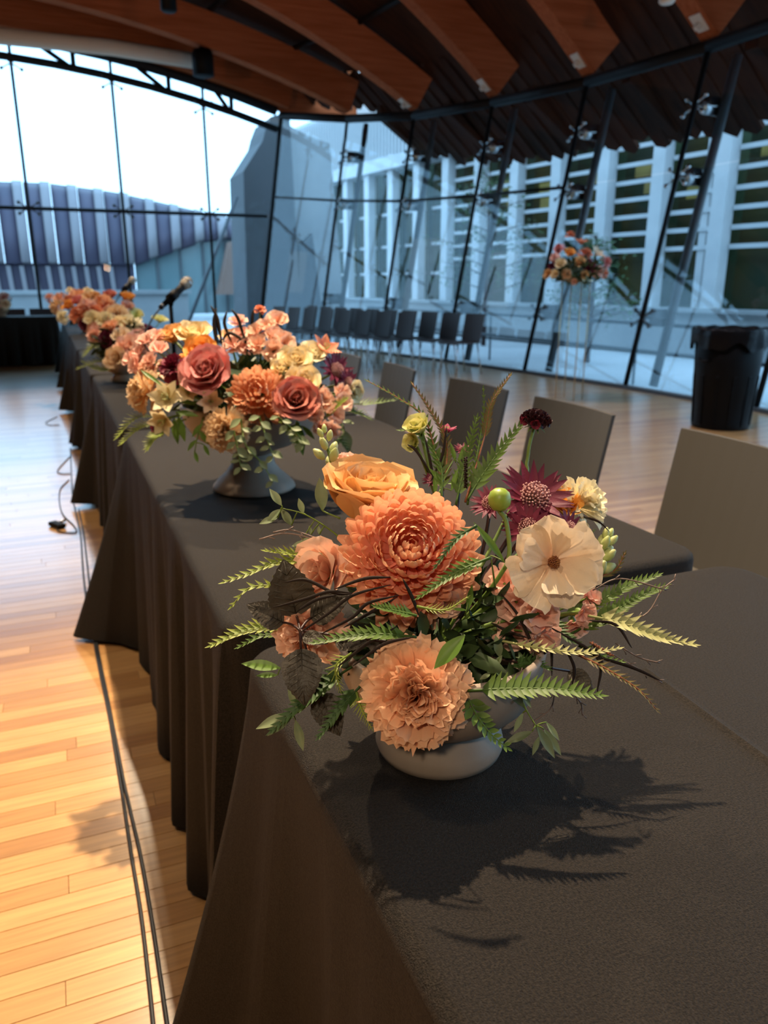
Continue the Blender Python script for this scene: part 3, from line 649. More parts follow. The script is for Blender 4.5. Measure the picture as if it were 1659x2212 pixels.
for s0, zz in ((1.5, 3.55), (1.5, 3.2), (3.0, 3.55), (4.5, 3.5), (4.5, 3.15), (6.0, 3.7), (6.0, 3.3), (0, 3.0), (-1.5, 3.6)):
    w = r.uniform(.3, .6); mb = MB(); mb.box((s0+.75+r.uniform(-.3, .3), .395, zz), (w, .02, .24)); mb.obj('painted_warm_patch', M_['ochre'], fo)  # warm glow and reflections in the panes, painted as ochre pieces
# railing on the terrace
rl = empty('terrace_railing', (7.9, 10, -.2), 'slim grey double railing on the terrace just outside the glass', 'railing')
for z in (.50, .89): mb = MB(); mb.tube([(-.35, 9, z-.02), (0, 1, z), (.05, -6, z)], .028, 8); mb.obj('rail', M_['post'], rl, True)
for k in range(7): mb = MB(); mb.tube([(.0-.02*(k == 6), -5.0+2.1*k, 0), (.0, -5.0+2.1*k, .92)], .022, 6); mb.obj('post', M_['post'], rl, True)
def tree(p, h, rad, n, label, seed):
    o = empty('young_tree', p, label, 'tree'); r = random.Random(seed); mb = MB(); fl = MB(); mb.tube([(0, 0, 0), (.05, .03, h*.55), (.02, 0, h)], [.06, .045, .012], 7)
    for k in range(26):
        a = GA*k; t = .3+.68*k/26; b0 = Vector((.03, 0, h*t)); L = rad*(1.15-t)*1.5*r.uniform(.7, 1.1); b1 = b0+Vector((math.cos(a)*L, math.sin(a)*L, L*.25)); mb.tube(bez(b0, b1, (0, 0, .12), 5), [.016, .014, .012, .009, .007, .004], 5)
        for q in range(n):
            s = r.uniform(.25, 1); c = b0.lerp(b1, s)+Vector((r.gauss(0, .09), r.gauss(0, .09), r.gauss(0, .08))); d = Vector((r.gauss(0, 1), r.gauss(0, 1), r.gauss(-.2, .7))).normalized(); e = d.orthogonal().normalized()*.022; L2 = .10
            fl.add([c, c+d*L2*.5+e, c+d*L2, c+d*L2*.5-e], [(0, 1, 2, 3)])
    mb.obj('trunk', M_['stem_dark'], o, True); fl.obj('foliage', M_['fr_dark'], o, kind='stuff')
tree((9.6, 16.6, -.2), 3.9, 1.5, 34, 'slender leafy tree added for the tree reflection in front of the far white columns', 2)  # modelled tree takes the place of branches reflected in the far panes
tree((9.4, 12.3, -.2), 2.3, .9, 30, 'low dark green tree outside behind the tall flower stand', 4)
# ------------------------------------------------------------------ tables and chairs
def tablecloth(x0, x1, y0, y1, label, seed, flare, rc=.06, H=.735, open_y=(0, 0), group=None):
    """cloth over a long table: flare = reach of the four hem corners (near-left, near-right, far-right, far-left)"""
    r = random.Random(seed); zt = .75; ro = .016
    pts = []; step = .022
    def arc(cx, cy, a0):
        for k in range(9): a = a0+PI/2*k/8; pts.append((cx+rc*math.cos(a), cy+rc*math.sin(a), math.cos(a), math.sin(a)))
    def line(ax, ay, bx, by, nx_, ny_):
        n = max(2, int(math.hypot(bx-ax, by-ay)/step))
        for k in range(1, n): pts.append((ax+(bx-ax)*k/n, ay+(by-ay)*k/n, nx_, ny_))
    arc(x0+rc, y0+rc, PI); line(x0+rc, y0, x1-rc, y0, 0, -1); arc(x1-rc, y0+rc, -PI/2); line(x1, y0+rc, x1, y1-rc, 1, 0)
    arc(x1-rc, y1-rc, 0); line(x1-rc, y1, x0+rc, y1, 0, 1); arc(x0+rc, y1-rc, PI/2); line(x0, y1-rc, x0, y0+rc, -1, 0)
    N = len(pts); cs = [(x0, y0), (x1, y0), (x1, y1), (x0, y1)]
    ph = [r.uniform(0, 6.28) for _ in range(4)]; V = []; cx, cy = (x0+x1)/2, (y0+y1)/2
    for f in (.12, .3, .5, .68, .82, .91, .965, 1.0):
        for (x, y, nx_, ny_) in pts: V.append((cx+(x-nx_*ro-cx)*f if f < 1 else x-nx_*ro, cy+(y-ny_*ro-cy)*f if f < 1 else y-ny_*ro, zt))
    for a in (30, 60, 90):
        a = math.radians(a)
        for (x, y, nx_, ny_) in pts: V.append((x-nx_*ro*(1-math.sin(a)), y-ny_*ro*(1-math.sin(a)), zt-ro*(1-math.cos(a))))
    rows = 16
    for k in range(1, rows+1):
        h = k/rows; z = zt-ro-(H-ro)*h
        for i, (x, y, nx_, ny_) in enumerate(pts):
            s = x*1.0+y; wy = 1.0
            if ny_ < -.3 and open_y[0]: wy = .04
            if ny_ > .3 and open_y[1]: wy = .04
            A = (.024+.012*math.sin(s*3.1+ph[3]))*h**.75*(math.sin(s*23+ph[0])+.6*math.sin(s*37+ph[1])+.35*math.sin(s*61+ph[2])) + .022*h
            fx = fy = 0; zz = z
            for (qx, qy), fl in zip(cs, flare):
                d = math.hypot(x-qx, y-qy); g = math.exp(-(d/.16)**2)*h**1.25
                if fl: fx += (1 if qx > cx else -1)*fl*g; zz -= 0
            V.append((x+nx_*A*wy+fx, y+ny_*A*wy+fy, max(.004, zz)))
    R_ = 8+3+rows; Fs = [tuple(range(N))]
    for k in range(R_-1):
        for i in range(N): Fs.append((k*N+i, (k+1)*N+i, (k+1)*N+(i+1) % N, k*N+(i+1) % N))
    me = mesh('tablecloth', V, Fs, M_['cloth'])
    o = link('tablecloth', me, None, None, label, 'tablecloth', group); return o
TB = [(-.85, 1.0), (1.05, 2.84), (2.88, 4.70), (4.74, 6.56), (6.60, 8.42), (8.46, 10.28), (10.32, 12.10)]
TL = ['black cloth on the nearest table, under the small low flower bowl', 'black cloth on the second table, under the large footed flower bowl', 'black cloth on the third table of the row, its corner hanging out over the cables',
      'black cloth on the fourth table of the row, hem lifted off the floor', 'black cloth on the fifth table of the row, mostly hidden by flowers', 'black cloth on the sixth table of the row, behind the far flowers', 'black cloth on the last table of the long row, nearest the cross table']
for i, ((a, b), lb) in enumerate(zip(TB, TL)):
    dx = -.010*i
    tablecloth(.20+dx, 1.13+dx, a, b, lb, 10+i, (0, 0, 0, .20 if i == 0 else .22 if i == 1 else .16), rc=.055, open_y=(i > 0, 1), H=.735 if i < 2 else .72)
cr_ = MB(); q0, q1 = at(1395, 1446, z=.75), at(1800, 1745, z=.75); t_ = (q1-q0).normalized(); s_ = Vector((-t_.y, t_.x, 0)); V = []
for k in range(13):
    p = q0.lerp(q1, k/12)
    for w_, h_ in ((-.012, -.0004), (-.004, .0012), (0, .0026), (.004, .0008), (.012, -.0004)): V.append(p+s_*w_+Vector((0, 0, h_)))
cr_.add(V, [(a*5+b, a*5+b+1, a*5+b+6, a*5+b+5) for a in range(12) for b in range(4)]); cr_.obj('fold_crease', M_['cloth'], bpy.data.objects['tablecloth'], True)
tablecloth(-2.6, .10, 13.5, 14.25, 'black cloth on the cross table standing at the far left', 31, (0, 0, .06, .06), open_y=(0, 0))
def tube_bm(mb, pts, r): mb.tube(pts, r, 8); return mb
def make_chair(M, mt, label, group, w=.47, cat='chair'):
    o = empty('shell_chair', M, label, cat, group)
    # seat faces -X in local space; back at +X
    V = []; Fs = []; n = 8
    for k in range(n+1):
        u = 2*k/n-1
        for j in range(7):
            t = j/6; V.append((.19+.075*t+.020*u*u*-1, u*w/2*(1-.03*(1-t)), .44+.39*t))
    Fs = [(k*7+j, k*7+j+1, k*7+8+j, k*7+7+j) for k in range(n) for j in range(6)]
    def solid(V, Fs, d):
        nn = len(V); V2 = V+[(v[0]+d[0], v[1]+d[1], v[2]+d[2]) for v in V]; F2 = [tuple(reversed(f)) for f in Fs]+[tuple(q+nn for q in f) for f in Fs]
        ed = {}
        for f in Fs:
            for a, b in zip(f, f[1:]+f[:1]): ed[(a, b)] = 1
        for (a, b) in ed:
            if (b, a) not in ed: F2.append((a, b, b+nn, a+nn))
        return V2, F2
    V2, F2 = solid(V, Fs, (.014, 0, 0)); link('backrest', mesh('backrest', V2, F2, mt, None, False), o)
    V = [(-.24+.44*i/6, w/2*(2*k/6-1), .455-.012*math.sin(PI*i/6)-(.02 if i == 0 else 0)) for i in range(7) for k in range(7)]
    Fs = [(i*7+k, i*7+k+1, i*7+8+k, i*7+7+k) for i in range(6) for k in range(6)]
    V2, F2 = solid(V, Fs, (0, 0, -.014)); link('seat', mesh('seat', V2, F2, mt, None, False), o)
    for sx_ in (-1, 1):
        for sy in (-1, 1):
            mb = MB(); mb.tube([(.17*sx_, .17*sy, .44), (.215*sx_+.02*(sx_ > 0), .205*sy, .0)], .011, 7); mb.obj('leg', M_['chrome'], o, True)
    return o
def dup(root, M, label=None, group=None):
    q = root.copy(); COL.objects.link(q); q.matrix_basis = M
    if label: q['label'] = label
    if group: q['group'] = group
    for ch in list(root.children):
        c = ch.copy(); COL.objects.link(c); c.parent = q
        for g in list(ch.children): d = g.copy(); COL.objects.link(d); d.parent = c
    return q
bpy.context.view_layer.update()
cl = [(1.53, 1.78, 'grey shell chair at the right edge of the view, nearest along the table'), (2.27, 2.51, 'grey shell chair behind the dark scabiosa and the white ranunculus'), (2.92, 3.16, 'grey shell chair behind the tall reddish fronds'),
      (3.76, 3.99, 'grey shell chair just right of the large footed bowl'), (4.50, 4.7, 'grey shell chair mostly hidden behind the plum flowers'), (5.35, 5.6, 'grey shell chair further along, hidden behind the large bouquet')]
def chm(x, y, a=0.0): return Matrix.Translation((x, y, .001)) @ Matrix.Rotation(a, 4, 'Z')
c0 = None
for i, (yc, yb, lb) in enumerate(cl):
    M = chm(1.455-.012*i, yc+.02, -.03+.05*((i*7) % 3-1))
    if c0 is None: c0 = make_chair(M, M_['chair'], lb, 'chairs along the long table', .48)
    else: bpy.context.view_layer.update(); dup(c0, M, lb)
# rows of empty chairs by the glass
A_, B_ = Vector((5.62, 9.95, 0)), Vector((4.72, 14.75, 0)); A2, B2 = Vector((4.98, 10.9, 0)), Vector((4.02, 14.6, 0))
names = ['first', 'second', 'third', 'fourth', 'fifth', 'sixth', 'seventh', 'eighth', 'ninth', 'tenth']; cf = None
def rowchair(p, ang, lb):
    global cf
    M = Matrix.Translation((p.x, p.y, .001)) @ Matrix.Rotation(ang, 4, 'Z') @ TR((-.265, 0, 0))
    if cf is None: cf = make_chair(M, M_['chair_far'], lb, 'rows of chairs by the glass', .44); bpy.context.view_layer.update()
    else: dup(cf, M, lb)
for i in range(10): rowchair(A_.lerp(B_, i/9), math.radians(8), 'brown shell chair, %s from the right end of the back row by the glass' % names[i])
for i in range(8): rowchair(A2.lerp(B2, i/7), math.radians(11), 'brown shell chair, %s from the right end of the front row by the glass' % names[i])
for px, lb in ((20, 'dark shell chair behind the cross table, at the left edge'), (92, 'dark shell chair behind the cross table, right of the first')):
    q = at(px, 664, z=.83); k = 14.55/q.y; dup(cf, Matrix.Translation((q.x*k, 14.75, .001)) @ Matrix.Rotation(PI/2, 4, 'Z'), lb, 'chairs behind the cross table')
# waste bin
o = empty('waste_bin', (5.50, 5.20, 0), 'tall black round waste bin with a black liner, on the floor at the right', 'bin')
mb = MB(); mb.lathe([(.0, .03), (.225, .03), (.238, .0), (.246, .02), (.248, .08), (.260, .30), (.265, .31), (.275, .55), (.292, .85), (.272, .86), (.24, .12), (0, .10)], 36); mb.obj('body', M_['black'], o, True)
for k in range(12):
    a = 2*PI*k/12; mb = MB(); mb.box((math.cos(a)*.258, math.sin(a)*.258, .26), (.016, .03, .44), Matrix.Rotation(a, 4, 'Z') @ Matrix.Rotation(.055, 4, 'Y'), 0, .005); mb.obj('rib', M_['black'], o)
r = random.Random(8); V = []; n = 48; prof_ = [(.255, .70), (.286, .865), (.308, .882), (.316, .86), (.314, .80), (.312, .72)]
for j, (R0, z) in enumerate(prof_):
    for k in range(n): a = 2*PI*k/n; w = .010*math.sin(a*7+j*.6)+.008*math.sin(a*13+1)+r.uniform(-.004, .004); V.append(((R0+w)*math.cos(a), (R0+w)*math.sin(a), z+(.03*math.sin(a*5)+.02*math.sin(a*9+2) if j == 5 else .006*math.sin(a*11))))
link('liner', mesh('liner', V, [(j*n+k, j*n+(k+1) % n, (j+1)*n+(k+1) % n, (j+1)*n+k) for j in range(5) for k in range(n)], M_['bag']), o, label='black liner folded over the rim')
for s in (-1, 1): mb = MB(); mb.tube([(.26*s, -.05, .62), (.30*s, -.05, .60), (.30*s, .05, .60), (.26*s, .05, .62)], .012, 6); mb.obj('handle', M_['black'], o, True)
# cables
def cable(px, label, rad=.0042):
    P = catmull([at(x, y, z=rad+.001) for x, y in px], 5); mb = MB(); mb.tube(P, rad, 7); tag(mb.obj('cable', M_['cable'], None, True), label, 'cable')
cable([(338, 2290), (331, 2212), (320, 2105), (304, 1970), (282, 1834), (266, 1726), (255, 1660), (236, 1546), (220, 1470), (207, 1405), (202, 1375), (190, 1318), (180, 1240), (174, 1158), (163, 1103), (156, 1063), (152, 968)], 'black floor cable, the left one of the pair running beside the tables')
cable([(372, 2290), (361, 2212), (344, 2094), (326, 1975), (304, 1850), (282, 1753), (268, 1690), (252, 1606), (232, 1503), (212, 1405), (206, 1360), (197, 1300), (188, 1215), (180, 1150), (170, 1100)], 'black floor cable, the right one of the pair running beside the tables')
cable([(149, 1036), (129, 1060), (133, 1106), (160, 1136), (163, 1150), (128, 1148), (124, 1140)], 'thin grey cable loop ending in the small connector on the floor', .0035)
cable([(152, 985), (125, 1015), (132, 1023), (152, 1023)], 'thin cable loop on the floor just beyond the connector', .0035)
cable([(124, 900), (100, 912), (106, 918), (128, 918)], 'thin pale cable loop on the floor by the fourth table', .0035)
o = empty('cable_connector', at(124, 1139, z=.0), 'small black cable connector lying on the floor left of the tables', 'connector')
mb = MB(); mb.box((0, 0, .014), (.045, .10, .026), Matrix.Rotation(.5, 4, 'Z'), 0, .006); mb.obj('body', M_['black'], o)
mb = MB(); mb.tube([(.02, .045, .014), (.045, .09, .012)], [.010, .006], 8); mb.obj('sleeve', M_['chrome'], o, True)
# microphones
def micro(head, tail, base, s, label):
    h, t, b = Vector(head), Vector(tail), Vector(base); d = (h-t).normalized(); o = empty('microphone', b, label, 'microphone'); q = lambda p: Vector(p)-b
    mb = MB(); M = frame(q(h), d); mb.lathe([(.0, .034*s), (.012*s, .033*s), (.021*s, .025*s), (.026*s, .010*s), (.026*s, -.004*s), (.022*s, -.022*s), (.017*s, -.034*s)], 18, M); gr = mb.obj('grille', M_['mic'], o, True)
    mb = MB(); mb.lathe([(.0265*s, -.002*s), (.0285*s, .002*s), (.0265*s, .007*s)], 18, M); mb.obj('ring', M_['chrome'], gr, True)
    mb = MB(); mb.tube([q(h-d*.03*s), q(h-d*.06*s), q(t)], [.017*s, .017*s, .0115*s], 12); mb.obj('handle', M_['black'], o, True)
    c = h.lerp(t, .62); top = Vector((b.x, b.y, c.z-.035*s))
    mb = MB(); mb.tube([q(c-d*.02), q(c+d*.03)], .022*s, 12); mb.tube([q(c), q(top)], .012*s, 8); mb.obj('clip', M_['black'], o, True)
    mb = MB(); mb.tube([q(top), (0, 0, .012)], .009*s, 8); mb.obj('pole', M_['black'], o, True)
    mb = MB(); mb.lathe([(.0, .001), (.075, .001), (.078, .008), (.07, .015), (.02, .02), (0, .02)], 24); mb.obj('base', M_['black'], o, True)
    mb = MB(); e = t-d*.02; mb.tube([q(t), q(e)], .012*s, 8); mb.tube(catmull([q(e), q(e-d*.08*s-Vector((0, 0, .02))), q(e-d*.14*s+Vector((.01, .02, -.09))), (.03, .06, .01), (.10, .08, .004)], 5), .0045, 6); mb.obj('lead', M_['cable'], o, True)
h = at(402, 612, Y=3.95); t = at(352, 660, Y=3.85); g = at(371, 690, Y=3.9); micro(h, t, (g.x, 3.9, .751), 1.05, 'black microphone with a bronze grille on a table stand behind the large bouquet')
h = at(285, 607, Y=6.2); t = at(262, 634, Y=6.1); micro(h, t, (at(268, 650, Y=6.15).x, 6.15, .751), 1.0, 'black microphone further back, behind the orange ball flower')
# tall flower stand
S0 = at(1228, 862, z=0); S0.z = 0
o = empty('flower_stand', S0, 'tall slim four legged flower stand in front of the glass wall', 'stand')
ZT = 1.27
for dx, dy in ((-.11, -.11), (.11, -.11), (.11, .11), (-.11, .11)):
    c_, s_ = math.cos(.5), math.sin(.5); dx, dy = dx*c_-dy*s_, dx*s_+dy*c_
    mb = MB(); mb.tube([(dx, dy, .0), (dx, dy, ZT)], .0065, 6); mb.obj('leg', M_['gold'], o, True)
mb = MB(); mb.box((0, 0, ZT+.008), (.26, .26, .016), Matrix.Rotation(.5, 4, 'Z'), 0, .004); mb.obj('top_plate', M_['gold'], o)
# ------------------------------------------------------------------ bowls
def compote(p, pr, label, mt='stone'):
    o = empty('compote_bowl', p, label, 'bowl'); k = pr.index(None); foot = pr[:k]; bowl = pr[k+1:]
    mb = MB(); mb.lathe([(0, .0005)]+foot, 48); mb.obj('foot', M_[mt], o, True)
    ins = [(max(.001, a-.006), z+.003) for a, z in bowl[::-1]]
    mb = MB(); mb.lathe([(foot[-1][0], foot[-1][1]-.001)]+bowl+ins+[(0, ins[-1][1])], 48); mb.obj('bowl', M_[mt], o, True); return o
LOWB = [(.060, .0005), (.069, .004), (.0715, .012), (.069, .022), (.060, .034), (.056, .040), None, (.062, .046), (.080, .056), (.097, .074), (.107, .096), (.111, .122), (.112, .132)]
TALLB = [(.098, .0005), (.104, .005), (.102, .012), (.090, .026), (.070, .044), (.055, .064), (.048, .094), None, (.058, .102), (.10, .116), (.140, .142), (.160, .172), (.168, .205), (.169, .215)]
V1 = Vector((.350, .672, .751)); V2 = Vector((.430, 1.87, .751)); V3 = Vector((.33, 4.33, .751)); V4 = Vector((.42, 6.0, .751)); V5 = Vector((.36, 8.9, .751))
compote(V1, LOWB, 'low grey footed bowl holding the nearest flowers')
compote(V2, TALLB, 'large grey pedestal bowl on the second table')
compote(V3, LOWB, 'small tan footed bowl on the third table', 'tan')
compote(V4, LOWB, 'small footed bowl on the fourth table, sunk behind flowers', 'tan')
compote(V5, LOWB, 'small footed bowl far along the row, hidden by its flowers', 'tan')
def filler(c, rx, rz, n, L, label, seed, mts=('deep',)):
    r = random.Random(seed); mb = MB()
    for i in range(n):
        d = Vector((r.gauss(0, 1), r.gauss(0, 1), r.gauss(0, 1))).normalized(); k = r.uniform(.3, 1)
        p = Vector((d.x*rx*k, d.y*rx*k, d.z*rz*k)); e = (d+Vector((r.gauss(0, .6), r.gauss(0, .6), r.gauss(0, .6)))).normalized(); s = e.orthogonal().normalized(); s = (Matrix.Rotation(r.uniform(0, 6), 3, e) @ s); l = L*r.uniform(.6, 1.2)
        up = e.cross(s)*l*.06
        mb.add([p, p+e*l*.3+s*l*.16, p+e*l*.3+up*-1, p+e*l*.3-s*l*.16, p+e*l*.7+s*l*.14, p+e*l*.7-up, p+e*l*.7-s*l*.14, p+e*l], [(0, 1, 2), (0, 2, 3), (1, 4, 5, 2), (2, 5, 6, 3), (4, 7, 5), (5, 7, 6)])
    o = mb.obj('leaf_bed', M_[mts[0]], None, True, kind='stuff'); o.matrix_basis = TR(c); tag(o, label, 'foliage'); return o
# ------------------------------------------------------------------ nearest arrangement
D1 = (Vector((.35, .67, .90))-CAMPOS).dot(FW)
def P1(x, y, off=0.0): return at(x, y, d=D1+off)
R1 = V1+Vector((0, 0, .125))          # where the stems meet
filler(V1+Vector((.012, .02, .135)), .105, .065, 420, .040, 'tangle of dark green leaves packed low in the nearest bowl', 3)
flower('mum', 'mum', P1(888, 1190, -.055), cdir(.03, .30, .85), .158, 'large salmon orange chrysanthemum with many incurved petals, front and centre', seed=3, back=.10, name='chrysanthemum', root=R1)
flower('rose', 'rose_peach', P1(797, 1070, .03), cdir(.14, .86, .46), .130, 'large pale orange rose half open, behind and left of the big chrysanthemum', seed=5, n=28, open_=.80, root=R1, back=.26)
flower('carn', 'carn', P1(900, 1505, -.105), cdir(-.05, .02, 1), .106, 'frilly peach carnation low at the front of the nearest bowl', seed=2, n=80, back=.22, root=R1)
flower('butter', 'blush', P1(1193, 1215, -.045), cdir(.08, .12, 1), .095, 'open cream blush ranunculus with a rust red centre, right of the big chrysanthemum', seed=3, back=.05, root=R1)
flower('astr', 'plum', P1(1155, 1072, .03), cdir(.12, .45, .85), .088, 'large plum astrantia with a spiky collar and pink pincushion centre', seed=4, back=.10, root=R1, smat='stem_dark')
flower('astr', 'plum', P1(1058, 1085, .035), cdir(-.3, .5, .7), .046, 'small plum astrantia half hidden behind the green bud', seed=5, back=.1, root=R1, smat='stem_dark')
flower('astr', 'plum', P1(1140, 1140, .005), cdir(-.1, .2, .9), .056, 'plum astrantia tucked under the large one, above the blush ranunculus', seed=6, back=.1, root=R1, smat='stem_dark')
flower('astr', 'plum', P1(1232, 1142, .0), cdir(.5, .3, .7), .044, 'small plum astrantia at the upper right rim of the blush ranunculus', seed=7, back=.1, root=R1, smat='stem_dark')
flower('puff', 'cream', P1(1262, 1085, .055), cdir(.5, .35, .7), .072, 'frilly cream white bloom behind the plum astrantia on the right', seed=8, back=.2, root=R1, name='stock_bloom')
flower('bloom', 'orange', P1(1218, 1090, .05), cdir(.2, .6, .6), .052, 'orange rose peeping out between the plum astrantia and the cream bloom', seed=9, root=R1)
flower('cup', 'lemon', P1(905, 928, .10), cdir(-.35, .55, .6), .050, 'pale lemon green hellebore on the upper left of the nearest bowl', seed=10, back=.15, root=R1)
flower('cup', 'lemon', P1(893, 957, .10), cdir(-.5, .1, .8), .034, 'small lime green hellebore just under the lemon one', seed=11, back=.15, root=R1)
flower('lily', 'magenta', P1(966, 921, .11), cdir(.1, .9, .3), .030, 'small magenta bud flower beside the lemon hellebore', seed=12, back=.3, root=R1, name='astrantia_bud', smat='stem_dark')
flower('bloom', 'peach', P1(694, 1238, -.02), cdir(-.5, .25, .85), .080, 'pale peach bloom at the left under the big chrysanthemum', seed=13, back=.2, root=R1, name='lisianthus')
flower('carn', 'peach', P1(655, 1370, -.035), cdir(-.45, -.05, .9), .080, 'pale peach carnation behind the dark bronze leaves on the left', seed=14, n=34, back=.2, root=R1)
flower('floret', 'peach', P1(965, 1300, -.06), cdir(.1, -.2, 1), .034, 'peach stock flower just under the right side of the big chrysanthemum', seed=15, root=R1)
def stock(pts, pm, label, group=None, buds=(), D=.040, seed=1, stem=None, parts=True):
    c = Vector(pts[0][0]); o = empty('stock', c, label, 'flower', group); r = random.Random(seed)
    sp = [spec_few(D, 5, 60, .55, FAN, .12, .09, seed+i, .3, .06, 2) for i in range(2)]; ca = {}
    gs = [merged(q, 'floret', PM[pm]) for q in sp]
    if parts: cb = MB(); cb.lathe([(0, -.010), (.0035, -.008), (.004, -.003), (.003, .001), (0, .003)], 8); cal = cb.mesh('floret', M_['stem'], True)
    for i, (p, ax) in enumerate(pts):
        fo_ = link('floret', cal if parts else gs[i % 2], o, frame(Vector(p)-c, ax, r.uniform(0, 6)) @ Matrix.Scale(r.uniform(.85, 1.1), 4))
        if parts:
            for g, m in sp[i % 2]:
                if id(g) not in ca: ca[id(g)] = mesh('petal', g[0], g[1], PM[pm], g[2])
                link('petal', ca[id(g)], fo_, m)
    for p in buds:
        mb = MB(); mb.lathe([(0, -.007), (.0045, -.003), (.0052, .002), (.0035, .007), (0, .009)], 8, frame(Vector(p)-c, (Vector(p)-Vector(stem or R1)).normalized())); mb.obj('bud', M_['budp'], o, True)
    s = Vector(stem if stem else R1); mb = MB(); mb.tube(bez((0, 0, 0), s-c, (0, 0, .01)), .0025, 6)
    for p, _ in pts[1:]: mb.tube([Vector(p)-c, (Vector(p)-c)*.4+(s-c)*.25], .0012, 5)
    for p in buds: mb.tube([Vector(p)-c, (Vector(p)-c)*.5+(s-c)*.2], .0012, 5)
    mb.obj('stem', M_['stem'], o, True); return o
stock([(P1(1160, 1325, -.02), cdir(.1, -.1, 1)), (P1(1115, 1300, -.01), cdir(-.3, .1, .9)), (P1(1168, 1370, -.02), cdir(.2, -.5, .8)), (P1(1112, 1352, .0), cdir(-.2, -.3, .9)), (P1(1090, 1262, .0), cdir(-.3, .3, .9))], 'pink', 'pink stock cluster hanging under the blush ranunculus', D=.046, seed=3)
stock([(P1(1255, 1322, -.005), cdir(.4, -.2, .9)), (P1(1268, 1292, .01), cdir(.5, .4, .7)), (P1(1238, 1345, .0), cdir(.1, -.6, .8))], 'pink', 'small pink stock flower to the right, under the pale green buds', D=.034, seed=4)
stock([(P1(735, 1005, .07), cdir(-.2, .8, .5)), (P1(752, 1000, .075), cdir(.2, .8, .4))], 'pink', 'small pink stock flower behind the peach rose', D=.026, seed=5, buds=())
def budspike(px, label, off, foot, seed, n=8, sz=1.0):
    c = P1(px[0], px[1], off); r = random.Random(seed); o = empty('stock_bud_spike', c, label, 'flower'); q = Vector(foot)-c; ax = (-q).normalized(); sd = ax.orthogonal().normalized(); mb = MB(); mb.tube(bez((0, 0, 0), q, (.006, 0, -.004)), [.0018+.0006*i/8 for i in range(9)], 7); mb.obj('stem', M_['stem'], o, True)
    for i in range(n):
        t = i/n; d = (Matrix.Rotation(GA*i, 3, ax) @ sd); p = ax*(.018*sz*(1-t)-.014*sz*t*1.6)+d*(.002+.009*sz*t**.6); L = (.0050+.0045*t)*sz
        mb = MB(); mb.lathe([(0, -L), (L*.42, -L*.6), (L*.62, 0), (L*.52, L*.6), (L*.2, L*1.15), (0, L*1.25)], 9, frame(p, (ax*1.2+d*(.3+t)).normalized())); mb.obj('bud', M_['budp'], o, True)
    return o
budspike((705, 962), 'pale green stock buds on a stem, left of the peach rose', .06, P1(722, 1060, .06), 1, 9, 1.05)
budspike((1300, 1190), 'pale green stock buds at the right of the blush ranunculus', .03, P1(1255, 1290, .02), 2, 13, 1.25)
# ranunculus bud on a hooked stem
c = P1(1079, 1080, -.03); o = empty('ranunculus_bud', c, 'round green ranunculus bud on a hooked stem in the middle', 'flower')
ax = cdir(.0, .9, .3); mb = MB(); mb.lathe([(0, -.011), (.007, -.010), (.0115, -.004), (.012, .002), (.010, .008), (.006, .0115), (0, .0125)], 18, frame((0, 0, 0), ax)); mb.obj('bud', M_['budg'], o, True)
for i in range(5):
    V, Fs, A = petal_geo(.021, .013, ROUND, [85, 40, 0, -35], .35, nu=4, nv=6); mb = MB(); Mm = frame(-ax*.0125, ax) @ RZ(2*PI*i/5); mb.add([Mm @ Vector(v) for v in V], Fs, A); mb.obj('sepal', M_['leaf'], o, True)
mb = MB(); mb.tube(catmull([p-c for p in (c-ax*.011, P1(1094, 1130, -.03), P1(1100, 1200, -.03), P1(1082, 1240, -.025), P1(1045, 1290, -.01), R1)], 6), .0024, 8); mb.obj('stem', M_['stem'], o, True)
# dark scabiosa on its stem
c = P1(1158, 905, .07); o = empty('scabiosa', c, 'almost black scabiosa flower head standing high on a thin stem', 'flower'); r = random.Random(3)
gs = [merged(spec_few(.016, 5, 50, .5, ROUND, .3, .05, k, .3), 'floret', PM['black' if k else 'burg']) for k in range(3)]
ax = cdir(.1, .9, .35); Mx = frame((0, 0, 0), ax)
for i in range(44):
    t = i/44; th = t**.5*1.85; d = Vector((math.sin(th)*math.cos(GA*i), math.sin(th)*math.sin(GA*i), math.cos(th)*.8)); L = .013+.005*t
    link('floret', gs[0] if i in (38, 41, 43) else gs[1+i % 2], o, Mx @ frame(d*L*.72, d, r.uniform(0, 6)) @ Matrix.Scale(.58+.36*t, 4))
mb = MB(); mb.ball((0, 0, 0), .008, 10, 6); mb.obj('heart', PM['black'], o, True)
for i in range(7):
    V, Fs, A = petal_geo(.016, .004, LANCE, [80, 110, 130], .2, nu=2, nv=4); mb = MB(); Mm = Mx @ TR((0, 0, -.008)) @ RZ(2*PI*i/7); mb.add([Mm @ Vector(v) for v in V], Fs, A); mb.obj('bract', M_['stem'], o, True)
mb = MB(); mb.tube(catmull([p-c for p in (c-ax*.006, P1(1144, 960, .07), P1(1138, 1000, .07), P1(1122, 1060, .06), R1)], 6), .0021, 8); mb.obj('stem', M_['stem'], o, True)
flower('astr', 'plum', P1(1000, 965, .11), cdir(0, .8, .5), .026, 'tiny dark astrantia bud low between the upright fronds', seed=21, root=R1, smat='stem_dark')
flower('astr', 'plum', P1(935, 1030, .09), cdir(-.2, .7, .6), .030, 'tiny plum astrantia behind the rose, at the foot of the fronds', seed=22, root=R1, smat='stem_dark')
